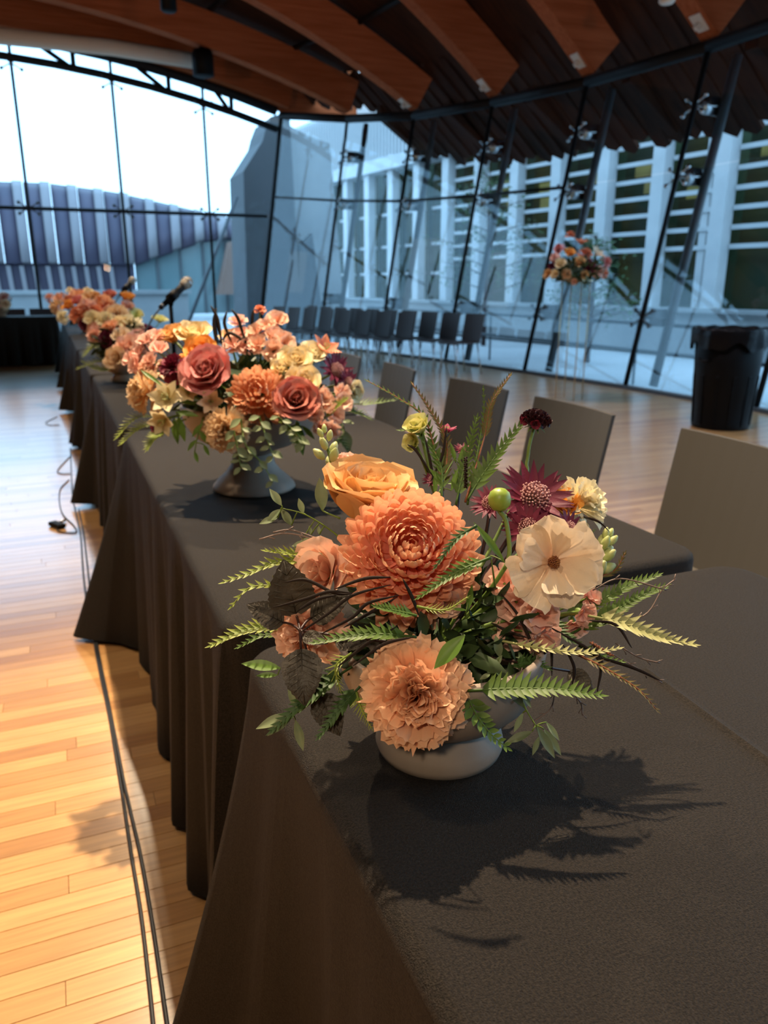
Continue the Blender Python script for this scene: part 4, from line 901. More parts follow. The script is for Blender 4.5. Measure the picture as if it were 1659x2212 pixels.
# toothed fronds: (pixels along the stem with depth offsets, colour, leaflet length, count, label)
def pp(L): return [P1(*q) for q in L]
FR = [
 ([(740, 1190, .0), (665, 1196, -.01), (575, 1190, -.02)], 'fr_lime', .016, 13, 'short yellow green frond at the left, above the longer one', {}),
 ([(720, 1205, .0), (600, 1215, -.02), (540, 1238, -.025), (484, 1258, -.03)], 'fr_lime', .016, 14, 'long yellow green frond pointing left over the second table edge', {}),
 ([(650, 1275, -.02), (585, 1265, -.03), (535, 1272, -.035), (500, 1310, -.04)], 'fr_lime', .014, 8, 'curled lime frond with a reddish tip, left of the bronze leaves', {}),
 ([(660, 1335, -.02), (590, 1350, -.03), (520, 1365, -.035), (457, 1394, -.04)], 'fr_lime', .019, 13, 'bright lime frond reaching furthest left', {}),
 ([(640, 1375, -.01), (570, 1372, -.02), (515, 1398, -.02)], 'fr_green', .013, 9, 'shorter green frond below the furthest left one', {}),
 ([(900, 1376, -.10), (820, 1370, -.105), (750, 1376, -.105), (680, 1388, -.105)], 'fr_green', .017, 14, 'green saw toothed frond lying across the front, above the carnation', {}),
 ([(1060, 1204, -.14), (1000, 1230, -.145), (945, 1262, -.145), (905, 1290, -.14)], 'fr_green', .014, 13, 'green frond lying over the lower right of the chrysanthemum', {}),
 ([(1030, 1135, -.14), (985, 1165, -.14), (940, 1225, -.14)], 'fr_dark', .010, 10, 'thin dark frond lying over the right of the chrysanthemum', {}),
 ([(955, 1075, .08), (965, 960, .10), (925, 880, .11), (890, 828, .12)], 'fr_red', .013, 22, 'reddish brown frond rising steeply beside the lemon hellebore', {'smat': 'stem_red'}),
 ([(958, 1060, .08), (920, 910, .11), (860, 860, .12), (792, 822, .13)], 'fr_green', .012, 22, 'long thin green frond arching up to the left, the highest on that side', {'smat': 'stem_red'}),
 ([(1010, 1090, .06), (1035, 960, .09), (1045, 890, .10), (1044, 838, .10)], 'fr_green', .010, 18, 'narrow upright green frond just left of the red one', {}),
 ([(1005, 1085, .06), (1045, 950, .09), (1062, 870, .10), (1102, 810, .11)], 'fr_red', .014, 18, 'rusty red frond, the tallest of the nearest bowl', {'smat': 'stem_red', 'start': .5}),
 ([(1010, 1080, .06), (1040, 1030, .07), (1090, 960, .08), (1136, 905, .085)], 'fr_green', .022, 13, 'broad fresh green frond rising to the dark scabiosa', {}),
 ([(985, 1090, .06), (1005, 1000, .08), (1030, 903, .09)], 'fr_green', .018, 13, 'fresh green frond upright in front of a grey chair back', {}),
 ([(955, 1080, .06), (950, 1000, .08), (900, 935, .09), (865, 930, .09)], 'fr_green', .015, 11, 'green frond arching left under the lemon hellebore', {}),
 ([(1200, 1340, .0), (1290, 1300, .01), (1360, 1265, .015), (1420, 1243, .02)], 'fr_green', .019, 17, 'upper green frond pointing right over the tablecloth seam', {}),
 ([(1230, 1370, -.01), (1310, 1330, .0), (1380, 1290, .01), (1436, 1268, .01)], 'fr_green', .020, 17, 'second green frond pointing right, just below the upper one', {}),
 ([(1270, 1330, -.02), (1340, 1345, -.02), (1420, 1375, -.02), (1496, 1392, -.02)], 'fr_pale', .022, 13, 'pale yellow frond reaching furthest right', {}),
 ([(1010, 1492, -.10), (1100, 1488, -.105), (1200, 1488, -.11), (1296, 1502, -.11)], 'fr_green', .021, 17, 'long green saw toothed frond low at the front right, over the bowl', {'ang': 62}),
 ([(1003, 1490, -.09), (1030, 1545, -.10), (1060, 1585, -.10), (1094, 1614, -.10)], 'fr_green', .017, 9, 'green frond hanging down over the bowl, right of the carnation', {'kind': 'leaf', 'ang': 60}),
 ([(1085, 1385, -.03), (1180, 1402, -.05), (1270, 1410, -.05), (1340, 1400, -.04)], 'fr_pale', .012, 15, 'pale thin frond lying under the pink stock', {}),
 ([(1240, 1410, -.03), (1310, 1445, -.04), (1380, 1490, -.05), (1420, 1535, -.05)], 'fr_red', .013, 14, 'olive frond with a rusty tip drooping at the lower right', {'smat': 'stem_red', 'wf': .30}),
 ([(1250, 1395, -.02), (1320, 1425, -.02), (1345, 1430, -.02)], 'fr_green', .011, 7, 'short green frond tip at the right among dark blades', {}),
 ([(760, 1440, -.06), (700, 1480, -.07), (640, 1530, -.075), (588, 1578, -.08)], 'fr_dark', .020, 13, 'dark green frond pointing down left below the bronze leaves', {}),
 ([(780, 1480, -.06), (735, 1530, -.07), (690, 1590, -.075)], 'fr_dark', .016, 10, 'dark green frond hanging below the bronze leaf', {}),
 ([(770, 1495, -.08), (780, 1530, -.085), (802, 1572, -.09)], 'fr_lime', .013, 11, 'small olive feathery frond beside the left of the carnation', {'ang': 60, 'wf': .16}),
 ([(760, 1410, -.08), (725, 1440, -.085), (735, 1490, -.085)], 'fr_lime', .014, 10, 'olive feathery frond left of the carnation, above the other', {'wf': .16}),
 ([(900, 1330, -.11), (850, 1318, -.115), (812, 1310, -.115)], 'fr_green', .013, 9, 'small green frond under the chrysanthemum', {}),
 ([(1100, 1440, -.03), (1150, 1430, -.04), (1185, 1445, -.05)], 'fr_dark', .014, 10, 'dark green frond tip above the long front one', {}),
 ([(1180, 1330, .0), (1215, 1370, -.02), (1250, 1390, -.02)], 'fr_dark', .016, 10, 'deep green frond hidden under the right pink stock', {}),
 ([(900, 1310, -.12), (960, 1318, -.125), (1010, 1290, -.125)], 'fr_lime', .010, 12, 'thin olive frond looping under the chrysanthemum', {'wf': .16}),
 ([(1290, 1250, .02), (1330, 1230, .03), (1350, 1195, .03)], 'fr_red', .010, 8, 'tiny rusty frond tip above the pale green buds', {'smat': 'stem_red'}),
 ([(1200, 1125, .05), (1255, 1165, .04), (1285, 1145, .05)], 'fr_green', .010, 9, 'small feathery green frond under the cream bloom', {'wf': .16}),
]
for px, mt, ll, n, lb, kw in FR: frond(pp(px), mt, ll, lb, n, 'serrated fronds of the nearest bowl', **kw)
# eucalyptus and leafy sprigs
def lf(bx, by, tx, ty, o1=0.0, o2=None, n=None):
    a = [P1(bx, by, o1), P1(tx, ty, o1 if o2 is None else o2)]
    return a+[n] if n else a
sprig(pp([(760, 1190, .0), (720, 1150, .0), (660, 1112, -.005), (610, 1098, -.01)]), [lf(608, 1092, 582, 1056, -.01), lf(655, 1110, 645, 1076, 0), lf(606, 1100, 576, 1130, -.01), lf(630, 1135, 606, 1098, 0), lf(640, 1190, 668, 1160, -.01), lf(672, 1155, 668, 1135, 0), lf(690, 1155, 688, 1135, 0), lf(600, 1118, 560, 1132, -.01)], 'sage green sprig with small leaves, far left above the fronds', smat='fr_lime')
sprig(pp([(735, 1120, .03), (700, 1105, .03), (692, 1095, .03)]), [lf(698, 1102, 690, 1032, .03)], 'single long sage leaf hanging under the peach rose at the left')
sprig(pp([(780, 1200, .0), (730, 1195, -.01), (662, 1212, -.015)]), [lf(728, 1188, 664, 1212, -.015), lf(662, 1172, 630, 1180, -.01)], 'broad sage leaf pointing left under the peach rose')
sprig(pp([(660, 1425, -.04), (640, 1435, -.05), (606, 1443, -.05)]), [lf(606, 1443, 521, 1434, -.05), lf(600, 1458, 553, 1460, -.05)], 'bright green pointed leaf pair at the left edge of the nearest bowl', mt='leaf', wf=.30)
sprig(pp([(690, 1500, -.06), (650, 1535, -.065), (625, 1545, -.07)]), [lf(628, 1542, 553, 1575, -.07), lf(636, 1540, 578, 1590, -.075), lf(638, 1555, 655, 1622, -.07), lf(640, 1530, 622, 1480, -.06)], 'sage green leaf cluster hanging lowest at the left', wf=.30)
sprig(pp([(1120, 1490, -.04), (1135, 1530, -.07), (1158, 1568, -.08)]), [lf(1160, 1570, 1198, 1638, -.085), lf(1150, 1580, 1090, 1606, -.085), lf(1175, 1575, 1212, 1632, -.08), lf(1130, 1540, 1110, 1582, -.07), lf(1165, 1590, 1150, 1632, -.08), lf(1128, 1498, 1148, 1530, -.06), lf(1180, 1560, 1208, 1600, -.075)], 'sage sprig with yellow twigs hanging down at the lower right', smat='fr_lime', wf=.28)
sprig(pp([(1060, 1470, -.05), (1075, 1430, -.05)]), [lf(1080, 1420, 1070, 1372, -.05), lf(1068, 1440, 1085, 1415, -.05), lf(1060, 1455, 1036, 1468, -.06), lf(1070, 1448, 1060, 1440, -.06), lf(1095, 1462, 1080, 1440, -.05)], 'small sage sprig low in the middle, right of the carnation')
sprig(pp([(950, 1420, -.10), (975, 1395, -.11)]), [lf(1004, 1372, 938, 1445, -.125)], 'single bright green leaf lying over the top of the carnation', mt='leaf', wf=.38)
sprig(pp([(1070, 1270, -.02), (1060, 1200, -.05)]), [lf(1090, 1215, 1022, 1128, -.06)], 'long bright green leaf right beside the chrysanthemum', mt='leaf', wf=.16)
sprig(pp([(1005, 1330, -.05), (1010, 1300, -.06)]), [lf(1010, 1320, 1020, 1262, -.06), lf(1008, 1318, 975, 1316, -.07)], 'small green leaves under the right of the chrysanthemum', mt='leaf', wf=.25)
sprig(pp([(945, 1080, .06), (960, 1030, .08), (985, 985, .09)]), [lf(985, 1000, 972, 955, .09), lf(990, 1000, 1005, 960, .09), lf(960, 1050, 925, 1010, .08), lf(965, 1045, 1000, 1040, .08), lf(975, 1060, 990, 1010, .07), lf(940, 1070, 940, 1020, .07)], 'upright green leaves around the foot of the tall fronds', mt='leaf', wf=.22)
# bronze ninebark leaves
def bronze(b, tip, off, w, label, n=None):
    B, T = P1(b[0], b[1], off), P1(tip[0], tip[1], off-.012); L = (T-B).length; o = empty('bronze_leaf', B, label, 'leaf')
    V, Fs, A = petal_geo(.05, .05*w, BROAD, [88, 84, 92, 104], -.04, .012, 3, 10, 22, teeth=.07, fold=.16, ph=b[0] % 7)
    mb = MB(); mb.add(V, Fs, A); M = leaf_frame((0, 0, 0), T-B, n or (UP*.55-FW)) @ Matrix.Scale(L/.05, 4); mb.obj('blade', M_['nine'], o, True, M=M)
    vb = MB()
    for k in range(7):
        t = .06+.11*k
        for s in (-1, 1): vb.tube([(t*.05, 0, .0012), ((t+.14)*.05, s*.05*w*.36*BROAD(t+.12), .05*w*.07+.0010)], .00035, 4)
    vb.tube([(0, 0, .0010), (.025, 0, .0012), (.048, 0, .0008)], .0006, 5); vb.obj('vein', M_['nine'], o, True, M=M)
    mb = MB(); mb.tube(bez((0, 0, 0), P1(648, 1362, -.075)-B, (0, 0, .004)), .0014, 6); mb.obj('stalk', M_['stem_dark'], o, True)
bronze((640, 1330), (612, 1208), -.045, .78, 'large upright bronze leaf at the left with a toothed edge')
bronze((612, 1345), (532, 1306), -.05, .66, 'bronze leaf pointing left over the peach carnation')
bronze((672, 1335), (758, 1286), -.055, .62, 'bronze leaf pointing right under the chrysanthemum')
bronze((650, 1402), (658, 1525), -.075, .74, 'large bronze leaf hanging down left of the carnation')
bronze((655, 1372), (708, 1390), -.08, .55, 'small bronze leaf beside the crossing green frond')
bronze((725, 1385), (800, 1392), -.06, .55, 'dark bronze leaf above the frilly peach carnation')
bronze((690, 1500), (735, 1590), -.05, .7, 'dark bronze leaf hanging lowest behind the other')
bronze((1230, 1450), (1282, 1500), -.02, .7, 'nearly black bronze leaf at the right behind the long frond')
# dark grass blades and mauve twigs
BL = [[(614, 1258), (662, 1253), (722, 1281), (762, 1283)], [(589, 1313), (662, 1293), (712, 1278), (762, 1281)], [(642, 1320), (682, 1296), (728, 1285)], [(649, 1366), (712, 1323), (762, 1286), (844, 1263)], [(722, 1273), (788, 1250), (844, 1247)],
      [(695, 1369), (762, 1333), (795, 1303), (861, 1286)], [(742, 1356), (795, 1326), (858, 1290)], [(728, 1442), (795, 1389), (858, 1353)], [(762, 1439), (828, 1392), (894, 1376)],
      [(1080, 1280), (1120, 1330), (1148, 1390), (1140, 1395)], [(1060, 1345), (1100, 1365), (1140, 1378)], [(1170, 1420), (1190, 1400), (1192, 1460)], [(1215, 1390), (1240, 1440), (1236, 1480)],
      [(1270, 1340), (1330, 1350), (1365, 1400)], [(1280, 1390), (1300, 1430), (1297, 1446)], [(880, 960), (900, 975), (935, 1030)], [(918, 945), (930, 1000), (938, 1050)], [(965, 920), (955, 985), (930, 1040)], [(1250, 1115), (1290, 1125), (1318, 1150)], [(1180, 1350), (1290, 1420), (1290, 1500)], [(870, 1250), (890, 1290), (905, 1330)], [(1240, 1405), (1360, 1440), (1430, 1472)]]
BLL = ['dark grass blade curving from the upright bronze leaf under the chrysanthemum, topmost on the left', 'dark grass blade starting left of the upright bronze leaf', 'short dark grass blade crossing the upright bronze leaf', 'long dark grass blade rising from the bronze leaf junction to the chrysanthemum', 'dark grass blade arching over the lower edge of the chrysanthemum, highest one', 'dark grass blade rising across the peach carnation to the chrysanthemum', 'dark grass blade under the chrysanthemum, right of the long ones', 'dark grass blade rising above the frilly carnation, left one', 'dark grass blade rising above the frilly carnation, right one',
 'broad dark blade across the pink stock cluster', 'short dark blade lying across the pink stock cluster', 'dark blade hooked under the pink stock cluster', 'dark blade standing over the long front frond', 'dark blade falling right under the pale yellow frond', 'short dark blade at the right beside the rust catkin', 'dark blade starting left of the lime green hellebore', 'dark blade crossing below the lemon hellebore', 'dark blade hanging from the magenta bud', 'curved dark blade sticking out under the cream bloom at the right', 'dark blade drooping at the right over the nearly black leaf', 'short dark blade under the middle of the chrysanthemum', 'thin dark blade reaching right along the drooping olive frond']
for i, q in enumerate(BL):
    P = [P1(x, y, (-.09-.012*(i % 3)) if (x < 910 and y > 1200) else (.08 if y < 1120 else -.03)) for x, y in q]; P = catmull(P, 6); c = P[0]; m = len(P); mb = MB()
    mb.tube([p-c for p in P], [.0003+.0016*math.sin(PI*min(1, k/(m-1)*1.02))**.6 for k in range(m)], 6, flat=.25, ref=-FW)
    o = mb.obj('grass_blade', M_['blade'], None, True, M=TR(c)); tag(o, BLL[i] if i < len(BLL) else 'thin dark brown grass blade among the flowers of the nearest bowl', 'blade of grass', 'dark grass blades of the nearest bowl')
TW = [[(1280, 1275), (1340, 1250), (1440, 1275)], [(1300, 1345), (1390, 1330), (1430, 1275), (1460, 1250)], [(1300, 1400), (1370, 1440), (1430, 1475)], [(1330, 1390), (1380, 1420), (1425, 1432)], [(1240, 1500), (1255, 1520), (1258, 1545)], [(590, 1150), (630, 1145), (690, 1165)], [(560, 1165), (620, 1152), (700, 1170)], [(1200, 1480), (1190, 1530), (1150, 1560)]]
for i, q in enumerate(TW):
    P = catmull([P1(x, y, -.01) for x, y in q], 6); c = P[0]; mb = MB(); mb.tube([p-c for p in P], .0008, 5)
    for k in range(2, len(P)-1, 3): d = (P[k+1]-P[k]).normalized(); s = d.cross(FW).normalized()*(1 if k % 2 else -1); mb.tube([P[k]-c, P[k]-c+d*.006+s*.004], .0006, 4)
    tag(mb.obj('twig', M_['twig'], None, True, M=TR(c)), ['mauve twig arching over the upper right fronds', 'mauve twig curling up round the right frond tips', 'wiry mauve twig falling at the far right towards the crease', 'wiry mauve twig just above it at the far right', 'wiry twig hanging at the right below the long frond', 'wiry twig at the left, upper one of two over the lime fronds', 'wiry twig at the left, lower one of two over the lime fronds', 'wiry twig trailing over the bowl at the lower right'][i], 'twig', 'wiry twigs of the nearest bowl')
for (x, y), lb in (((1006, 1020), 'thin dark catkin spike between the upright fronds'), ((1300, 1402), 'small rust red catkin at the right')):
    c = P1(x, y, .06 if y < 1100 else -.03); mb = MB(); e = UP*.018 if y < 1100 else cdir(.8, -.5, .2)*.012; mb.tube([-e, e], .0006, 5)
    for k in range(40): t = k/40; mb.ball(-e+e*2*t+Vector((math.cos(GA*k), math.sin(GA*k), 0))*.0016, .0012, 5, 3)
    tag(mb.obj('catkin', M_['stem_red'] if y > 1100 else PM['black'], None, True, M=TR(c)), lb, 'catkin')
# ------------------------------------------------------------------ second arrangement
D2 = (V2+Vector((0, 0, .27))-CAMPOS).dot(FW)
def P2(x, y, off=0.0): return at(x, y, d=D2+off)
R2 = V2+Vector((0, 0, .20))
filler(V2+Vector((0, 0, .245)), .145, .075, 420, .065, 'tangle of dark green leaves packed in the pedestal bowl', 7)
G2 = 'flowers of the pedestal bowl'
def f2(kind, pm, x, y, off, ax, px, lb, **k): return flower(kind, pm, P2(x, y, off), cdir(*ax), px*1.12*(D2+off)/F, lb, seed=int(x), root=R2, **k)
f2('mum', 'mum2', 555, 850, -.15, (.02, .25, 1), 140, 'shaggy peach orange chrysanthemum in the middle of the pedestal bowl', full=False, back=.10)
f2('rose', 'rose_dusty', 449, 803, -.14, (-.15, .3, 1), 112, 'large dusty pink rose on the left of the pedestal bowl')
f2('rose', 'rose_brick', 640, 865, -.15, (.15, .25, 1), 100, 'brick pink rose right of the shaggy chrysanthemum')
f2('bloom', 'orange', 431, 763, -.08, (-.1, .45, 1), 80, 'bright orange ranunculus above the dusty pink rose', name='ranunculus')
f2('rose', 'rose_gold', 419, 724, -.02, (.0, .7, .7), 80, 'golden yellow rose at the top of the pedestal bowl', n=16)
f2('bloom', 'rose_peach', 370, 725, -.02, (-.3, .6, .7), 62, 'pale orange rose at the upper left of the pedestal bowl')
f2('carn', 'carn2', 484, 928, -.17, (-.1, -.1, 1), 92, 'pale peach carnation low at the front of the pedestal bowl', n=40)
f2('carn', 'carn2', 306, 845, -.12, (-.6, .1, .8), 88, 'pale peach carnation at the left edge of the pedestal bowl', n=34)
f2('lily', 'cream', 357, 857, -.16, (-.2, .1, 1), 84, 'cream alstroemeria open towards the camera at the left')
f2('lily', 'cream', 349, 912, -.16, (-.3, -.5, .8), 72, 'cream alstroemeria hanging below the open one')
f2('lily', 'cream', 405, 846, -.15, (.1, .2, 1), 60, 'small cream alstroemeria beside the dusty pink rose')
f2('lily', 'blush', 455, 868, -.16, (.2, -.2, 1), 60, 'small blush alstroemeria between rose and chrysanthemum')
f2('rose', 'rose_gold', 639, 780, -.08, (.1, .5, .9), 74, 'pale yellow rose at the upper right, left one of two', n=16)
f2('bloom', 'cream', 674, 765, -.04, (.4, .6, .7), 64, 'pale yellow rose at the upper right, right one of two')
f2('rose', 'rose_gold', 657, 824, -.12, (.15, .35, 1), 74, 'pale yellow rose just above the brick pink one', n=16)
f2('bloom', 'rose_gold', 610, 800, -.10, (0, .5, .9), 62, 'yellow rose half hidden behind the shaggy chrysanthemum')
f2('lily', 'coral', 706, 748, -.02, (.5, .6, .6), 72, 'coral alstroemeria with pointed petals at the upper right', parts=True)
f2('puff', 'burg', 373, 790, -.12, (-.2, .4, .9), 62, 'dark plum scabiosa left of the dusty pink rose', name='scabiosa')
f2('astr', 'plum', 735, 795, -.04, (.6, .3, .7), 78, 'plum astrantia at the right side of the pedestal bowl')
f2('astr', 'plum', 758, 825, -.04, (.7, .0, .7), 56, 'smaller plum astrantia at the far right of the pedestal bowl')
f2('bloom', 'cream', 764, 845, -.02, (.8, -.1, .6), 50, 'cream bloom at the far right, under the plum astrantias')
f2('puff', 'magenta', 335, 925, -.12, (-.4, -.4, .8), 26, 'small magenta bloom at the lower left of the pedestal bowl', name='scabiosa')
f2('puff', 'peach', 320, 800, -.08, (-.5, .4, .8), 70, 'peach bloom above the left carnation')
f2('puff', 'peach', 690, 860, -.12, (.4, 0, .9), 60, 'peach bloom right of the brick pink rose')
f2('bloom', 'carn2', 498, 730, .04, (0, .7, .7), 52, 'small peach bloom at the top, behind the orange ranunculus')
c = P2(561, 667, .02); flower('puff', 'coral', c, (0, 0, 1), .034, 'small coral bud high on a thin stem above the pedestal bowl', root=R2, seed=4, name='coral_bud')
def st2(L, lb, D=.055, pm='pink', seed=2): stock([(P2(x, y, o), cdir(a, b, .8)) for x, y, o, a, b in L], pm, lb, None, D=D, seed=seed, stem=R2, parts=False)
st2([(576, 712, .0, 0, .6), (592, 735, -.02, .3, .4), (555, 722, -.02, -.3, .5), (598, 700, .02, .3, .7), (560, 748, -.04, -.2, .3), (590, 760, -.05, .2, .1), (612, 742, -.03, .5, .3)], 'tall pink stock cluster at the top right of the pedestal bowl', .058, 'peach', 3)
st2([(520, 728, .02, 0, .8), (505, 750, -.01, -.2, .5), (530, 752, -.01, .2, .4), (515, 700, .04, 0, .9)], 'pink stock cluster in the top middle of the pedestal bowl', .05, 'pink', 5)
st2([(330, 783, -.08, -.4, .4), (305, 765, -.05, -.5, .6), (345, 760, -.06, 0, .6), (318, 742, -.04, -.3, .8), (300, 790, -.08, -.6, .2), (285, 778, -.05, -.8, .4), (340, 735, -.02, 0, .9)], 'pink stock cluster at the upper left of the pedestal bowl', .052, 'pink', 7)
st2([(701, 868, -.12, .3, .2), (735, 872, -.10, .6, .1), (720, 895, -.12, .4, -.2), (692, 918, -.14, .1, -.4), (715, 925, -.13, .3, -.5), (680, 895, -.14, 0, 0), (735, 850, -.08, .6, .3)], 'pink stock cluster at the lower right of the pedestal bowl', .050, 'peach', 9)
def sprig2(pts, lv, lb, **k): sprig([P2(*q) for q in pts], [[P2(a, b, o), P2(c_, d, o)] for a, b, c_, d, o in lv], lb, r=.0022, **k)
rr = random.Random(6)
for j, (xs, lb) in enumerate((([(520, 905), (530, 960), (565, 1000), (590, 1040)], 'sage eucalyptus trailing longest down the pedestal bowl'), ([(560, 900), (575, 945), (590, 985)], 'sage eucalyptus trailing right of the longest one'), ([(505, 930), (515, 980), (520, 1010)], 'sage eucalyptus trailing left of the longest one'), ([(600, 900), (640, 935), (655, 955)], 'short sage eucalyptus at the right front of the pedestal bowl'))):
    lv = []
    for k in range(9):
        t = k/8*(len(xs)-1); i = min(int(t), len(xs)-2); f = t-i; x = xs[i][0]*(1-f)+xs[i+1][0]*f; y = xs[i][1]*(1-f)+xs[i+1][1]*f; s = 1 if k % 2 else -1; lv.append((x, y, x+s*rr.uniform(14, 26), y+rr.uniform(2, 24), -.20))
    sprig2([(x, y, -.17 if i == 0 else -.20) for i, (x, y) in enumerate(xs)], lv, lb, wf=.62)
sprig2([(440, 900, -.12), (425, 950, -.16), (420, 985, -.16)], [(438, 915, 415, 945, -.15), (430, 930, 450, 960, -.16), (424, 950, 405, 975, -.16), (420, 975, 428, 1000, -.16), (440, 960, 452, 985, -.16)], 'green leaves hanging at the left front of the pedestal bowl', mt='leaf', wf=.35)
sprig2([(640, 900, -.10), (650, 925, -.12)], [(650, 920, 640, 960, -.13), (652, 920, 680, 950, -.13), (645, 915, 615, 940, -.13), (640, 910, 655, 985, -.12)], 'green leaves at the right front of the pedestal bowl', mt='leaf', wf=.3)
sprig2([(400, 890, -.12), (380, 910, -.14)], [(385, 900, 400, 955, -.14), (380, 890, 430, 900, -.15), (375, 905, 385, 960, -.13)], 'deep green leaves under the cream alstroemerias', mt='leaf', wf=.3)
sprig2([(305, 800, -.1), (320, 820, -.13)], [(305, 800, 352, 835, -.18)], 'long dark green leaf across the left carnation', mt='leaf', wf=.16)
sprig2([(730, 900, -.05), (745, 930, -.06)], [(735, 900, 715, 925, -.07), (740, 910, 765, 915, -.07), (742, 920, 735, 950, -.07), (745, 930, 755, 975, -.07), (740, 925, 725, 965, -.07)], 'sage leaves drooping at the right of the pedestal bowl', wf=.5)
F2L = [([(340, 900, -.05), (290, 905, -.10), (252, 945, -.12)], 'fr_lime', 'yellow green fern frond at the left of the pedestal bowl, upper one'), ([(345, 915, -.08), (300, 925, -.12), (262, 958, -.14)], 'fr_lime', 'yellow green fern frond at the left of the pedestal bowl, lower one'), ([(360, 930, -.12), (330, 950, -.15), (318, 970, -.16)], 'fr_lime', 'short fern frond hanging under the cream alstroemerias'),
       ([(730, 870, -.02), (790, 872, .0), (850, 865, .0)], 'fr_green', 'thin green frond pointing right from the pedestal bowl'), ([(730, 880, -.02), (780, 895, .0), (800, 905, .0)], 'fr_green', 'short green frond pointing right below the thin one'), ([(600, 905, -.12), (625, 925, -.16), (640, 965, -.17)], 'fr_lime', 'bright fern frond hanging at the right front of the pedestal bowl'), ([(680, 915, -.10), (730, 945, -.1), (760, 985, -.1)], 'fr_dark', 'dark green frond drooping at the lower right of the pedestal bowl'), ([(700, 905, -.12), (725, 880, -.13), (748, 862, -.13)], 'fr_lime', 'lime frond across the pink stock on the right')]
for px, mt, lb in F2L: frond([P2(*q) for q in px], mt, .030, lb, 12, 'fronds of the pedestal bowl', wf=.26)
for i, q in enumerate([[(500, 765), (520, 735), (560, 715)], [(470, 760), (462, 700), (468, 665)], [(480, 750), (470, 690), (455, 660)], [(500, 740), (485, 700), (490, 672)], [(530, 740), (515, 690), (500, 668)], [(560, 760), (500, 720), (480, 735)], [(545, 745), (545, 690), (548, 668)]]):
    P = catmull([P2(x, y, -.02) for x, y in q], 6); c = P[0]; m = len(P); mb = MB(); mb.tube([p-c for p in P], [.0008+.004*math.sin(PI*k/(m-1))**.7 for k in range(m)], 6, flat=.25, ref=-FW)
    tag(mb.obj('grass_blade', M_['blade'], None, True, M=TR(c)), ['dark blade arching right at the top of the pedestal bowl', 'dark blade standing upright at the top of the pedestal bowl, second from the left', 'dark blade leaning left at the top of the pedestal bowl', 'dark blade standing upright at the top of the pedestal bowl, middle one', 'dark blade leaning left behind the top stock cluster', 'long dark blade lying over the top of the pedestal bowl', 'dark blade upright just left of the tall stock cluster'][i], 'blade of grass', 'dark grass blades of the pedestal bowl')
# ------------------------------------------------------------------ arrangements further along
def far(V, group, L, z=.16):
    D = (V+Vector((0, 0, z))-CAMPOS).dot(FW)-.06; root = V+Vector((0, 0, .12))
    for kind, pm, x, y, px, off, ax, lb in L:
        flower(kind, pm, at(x, y, d=D+off), cdir(*ax), px*1.28*(D+off)/F, lb, seed=int(x+y), parts=False, root=root)
        # each head stands on its own stem out of the bowl
filler(V3+Vector((0, 0, .18)), .14, .09, 300, .07, 'dark green leaves packed in the third bowl', 8)
filler(V4+Vector((0, 0, .18)), .15, .09, 260, .075, 'dark green leaves packed in the fourth bowl', 9)
filler(V5+Vector((0, 0, .18)), .16, .09, 240, .08, 'dark green leaves packed in the furthest bowl of the row', 11)
far(V3, None, [('bloom', 'carn2', 251, 775, 46, -.15, (-.2, .2, 1), 'small peach rose low at the left of the third arrangement'), ('bloom', 'peach', 273, 748, 46, -.12, (0, .5, .8), 'peach ranunculus just above the small low rose'), ('puff', 'carn', 240, 712, 48, 0, (-.2, .5, .8), 'peach ruffled bloom at the top left of the third arrangement'),
 ('puff', 'cream', 281, 698, 48, .05, (.1, .7, .6), 'cream ruffled bloom at the top of the third arrangement'), ('lily', 'coral', 291, 779, 40, -.15, (.2, 0, 1), 'coral alstroemeria right of the small low rose'), ('puff', 'pink', 286, 735, 40, -.08, (0, .5, .8), 'pink stock bloom in the middle of the third arrangement'), ('puff', 'burg', 318, 712, 30, .05, (.3, .7, .6), 'burgundy bloom on the right of the third arrangement'),
 ('puff', 'plum', 228, 730, 36, -.05, (-.3, .3, .9), 'dark plum bloom at the left of the third arrangement'), ('floret', 'lemon', 345, 690, 30, .1, (.2, .8, .5), 'pale lemon flower behind the microphone pole'), ('puff', 'pink', 205, 722, 38, .05, (-.5, .4, .8), 'coral pink bloom at the far left of the third arrangement'), ('puff', 'peach', 308, 752, 40, -.05, (.3, .4, .8), 'peach bloom at the right of the third arrangement'), ('bloom', 'blush', 262, 725, 36, -.05, (0, .6, .8), 'blush bloom in the upper middle of the third arrangement'), ('puff', 'pink', 300, 725, 34, 0, (.3, .5, .8), 'pink ruffled bloom at the upper right of the third arrangement'), ('floret', 'pink', 330, 735, 34, .03, (.5, .4, .7), 'small pink bloom at the right end of the third arrangement'), ('puff', 'rose_gold', 258, 695, 36, .05, (0, .8, .5), 'golden bloom at the very top of the third arrangement')])
for px, lb in (([(250, 785), (215, 780), (170, 796)], 'olive fern frond at the left of the third arrangement, pointing to the table edge'), ([(255, 795), (215, 798), (180, 782)], 'olive fern frond just below it in the third arrangement'), ([(230, 745), (200, 752), (182, 768)], 'short olive fern frond at the upper left of the third arrangement')):
    d = (V3-CAMPOS).dot(FW)-.1; frond([at(x, y, d=d) for x, y in px], 'fr_lime', .05, lb, 10, None, wf=.3, parts=False)
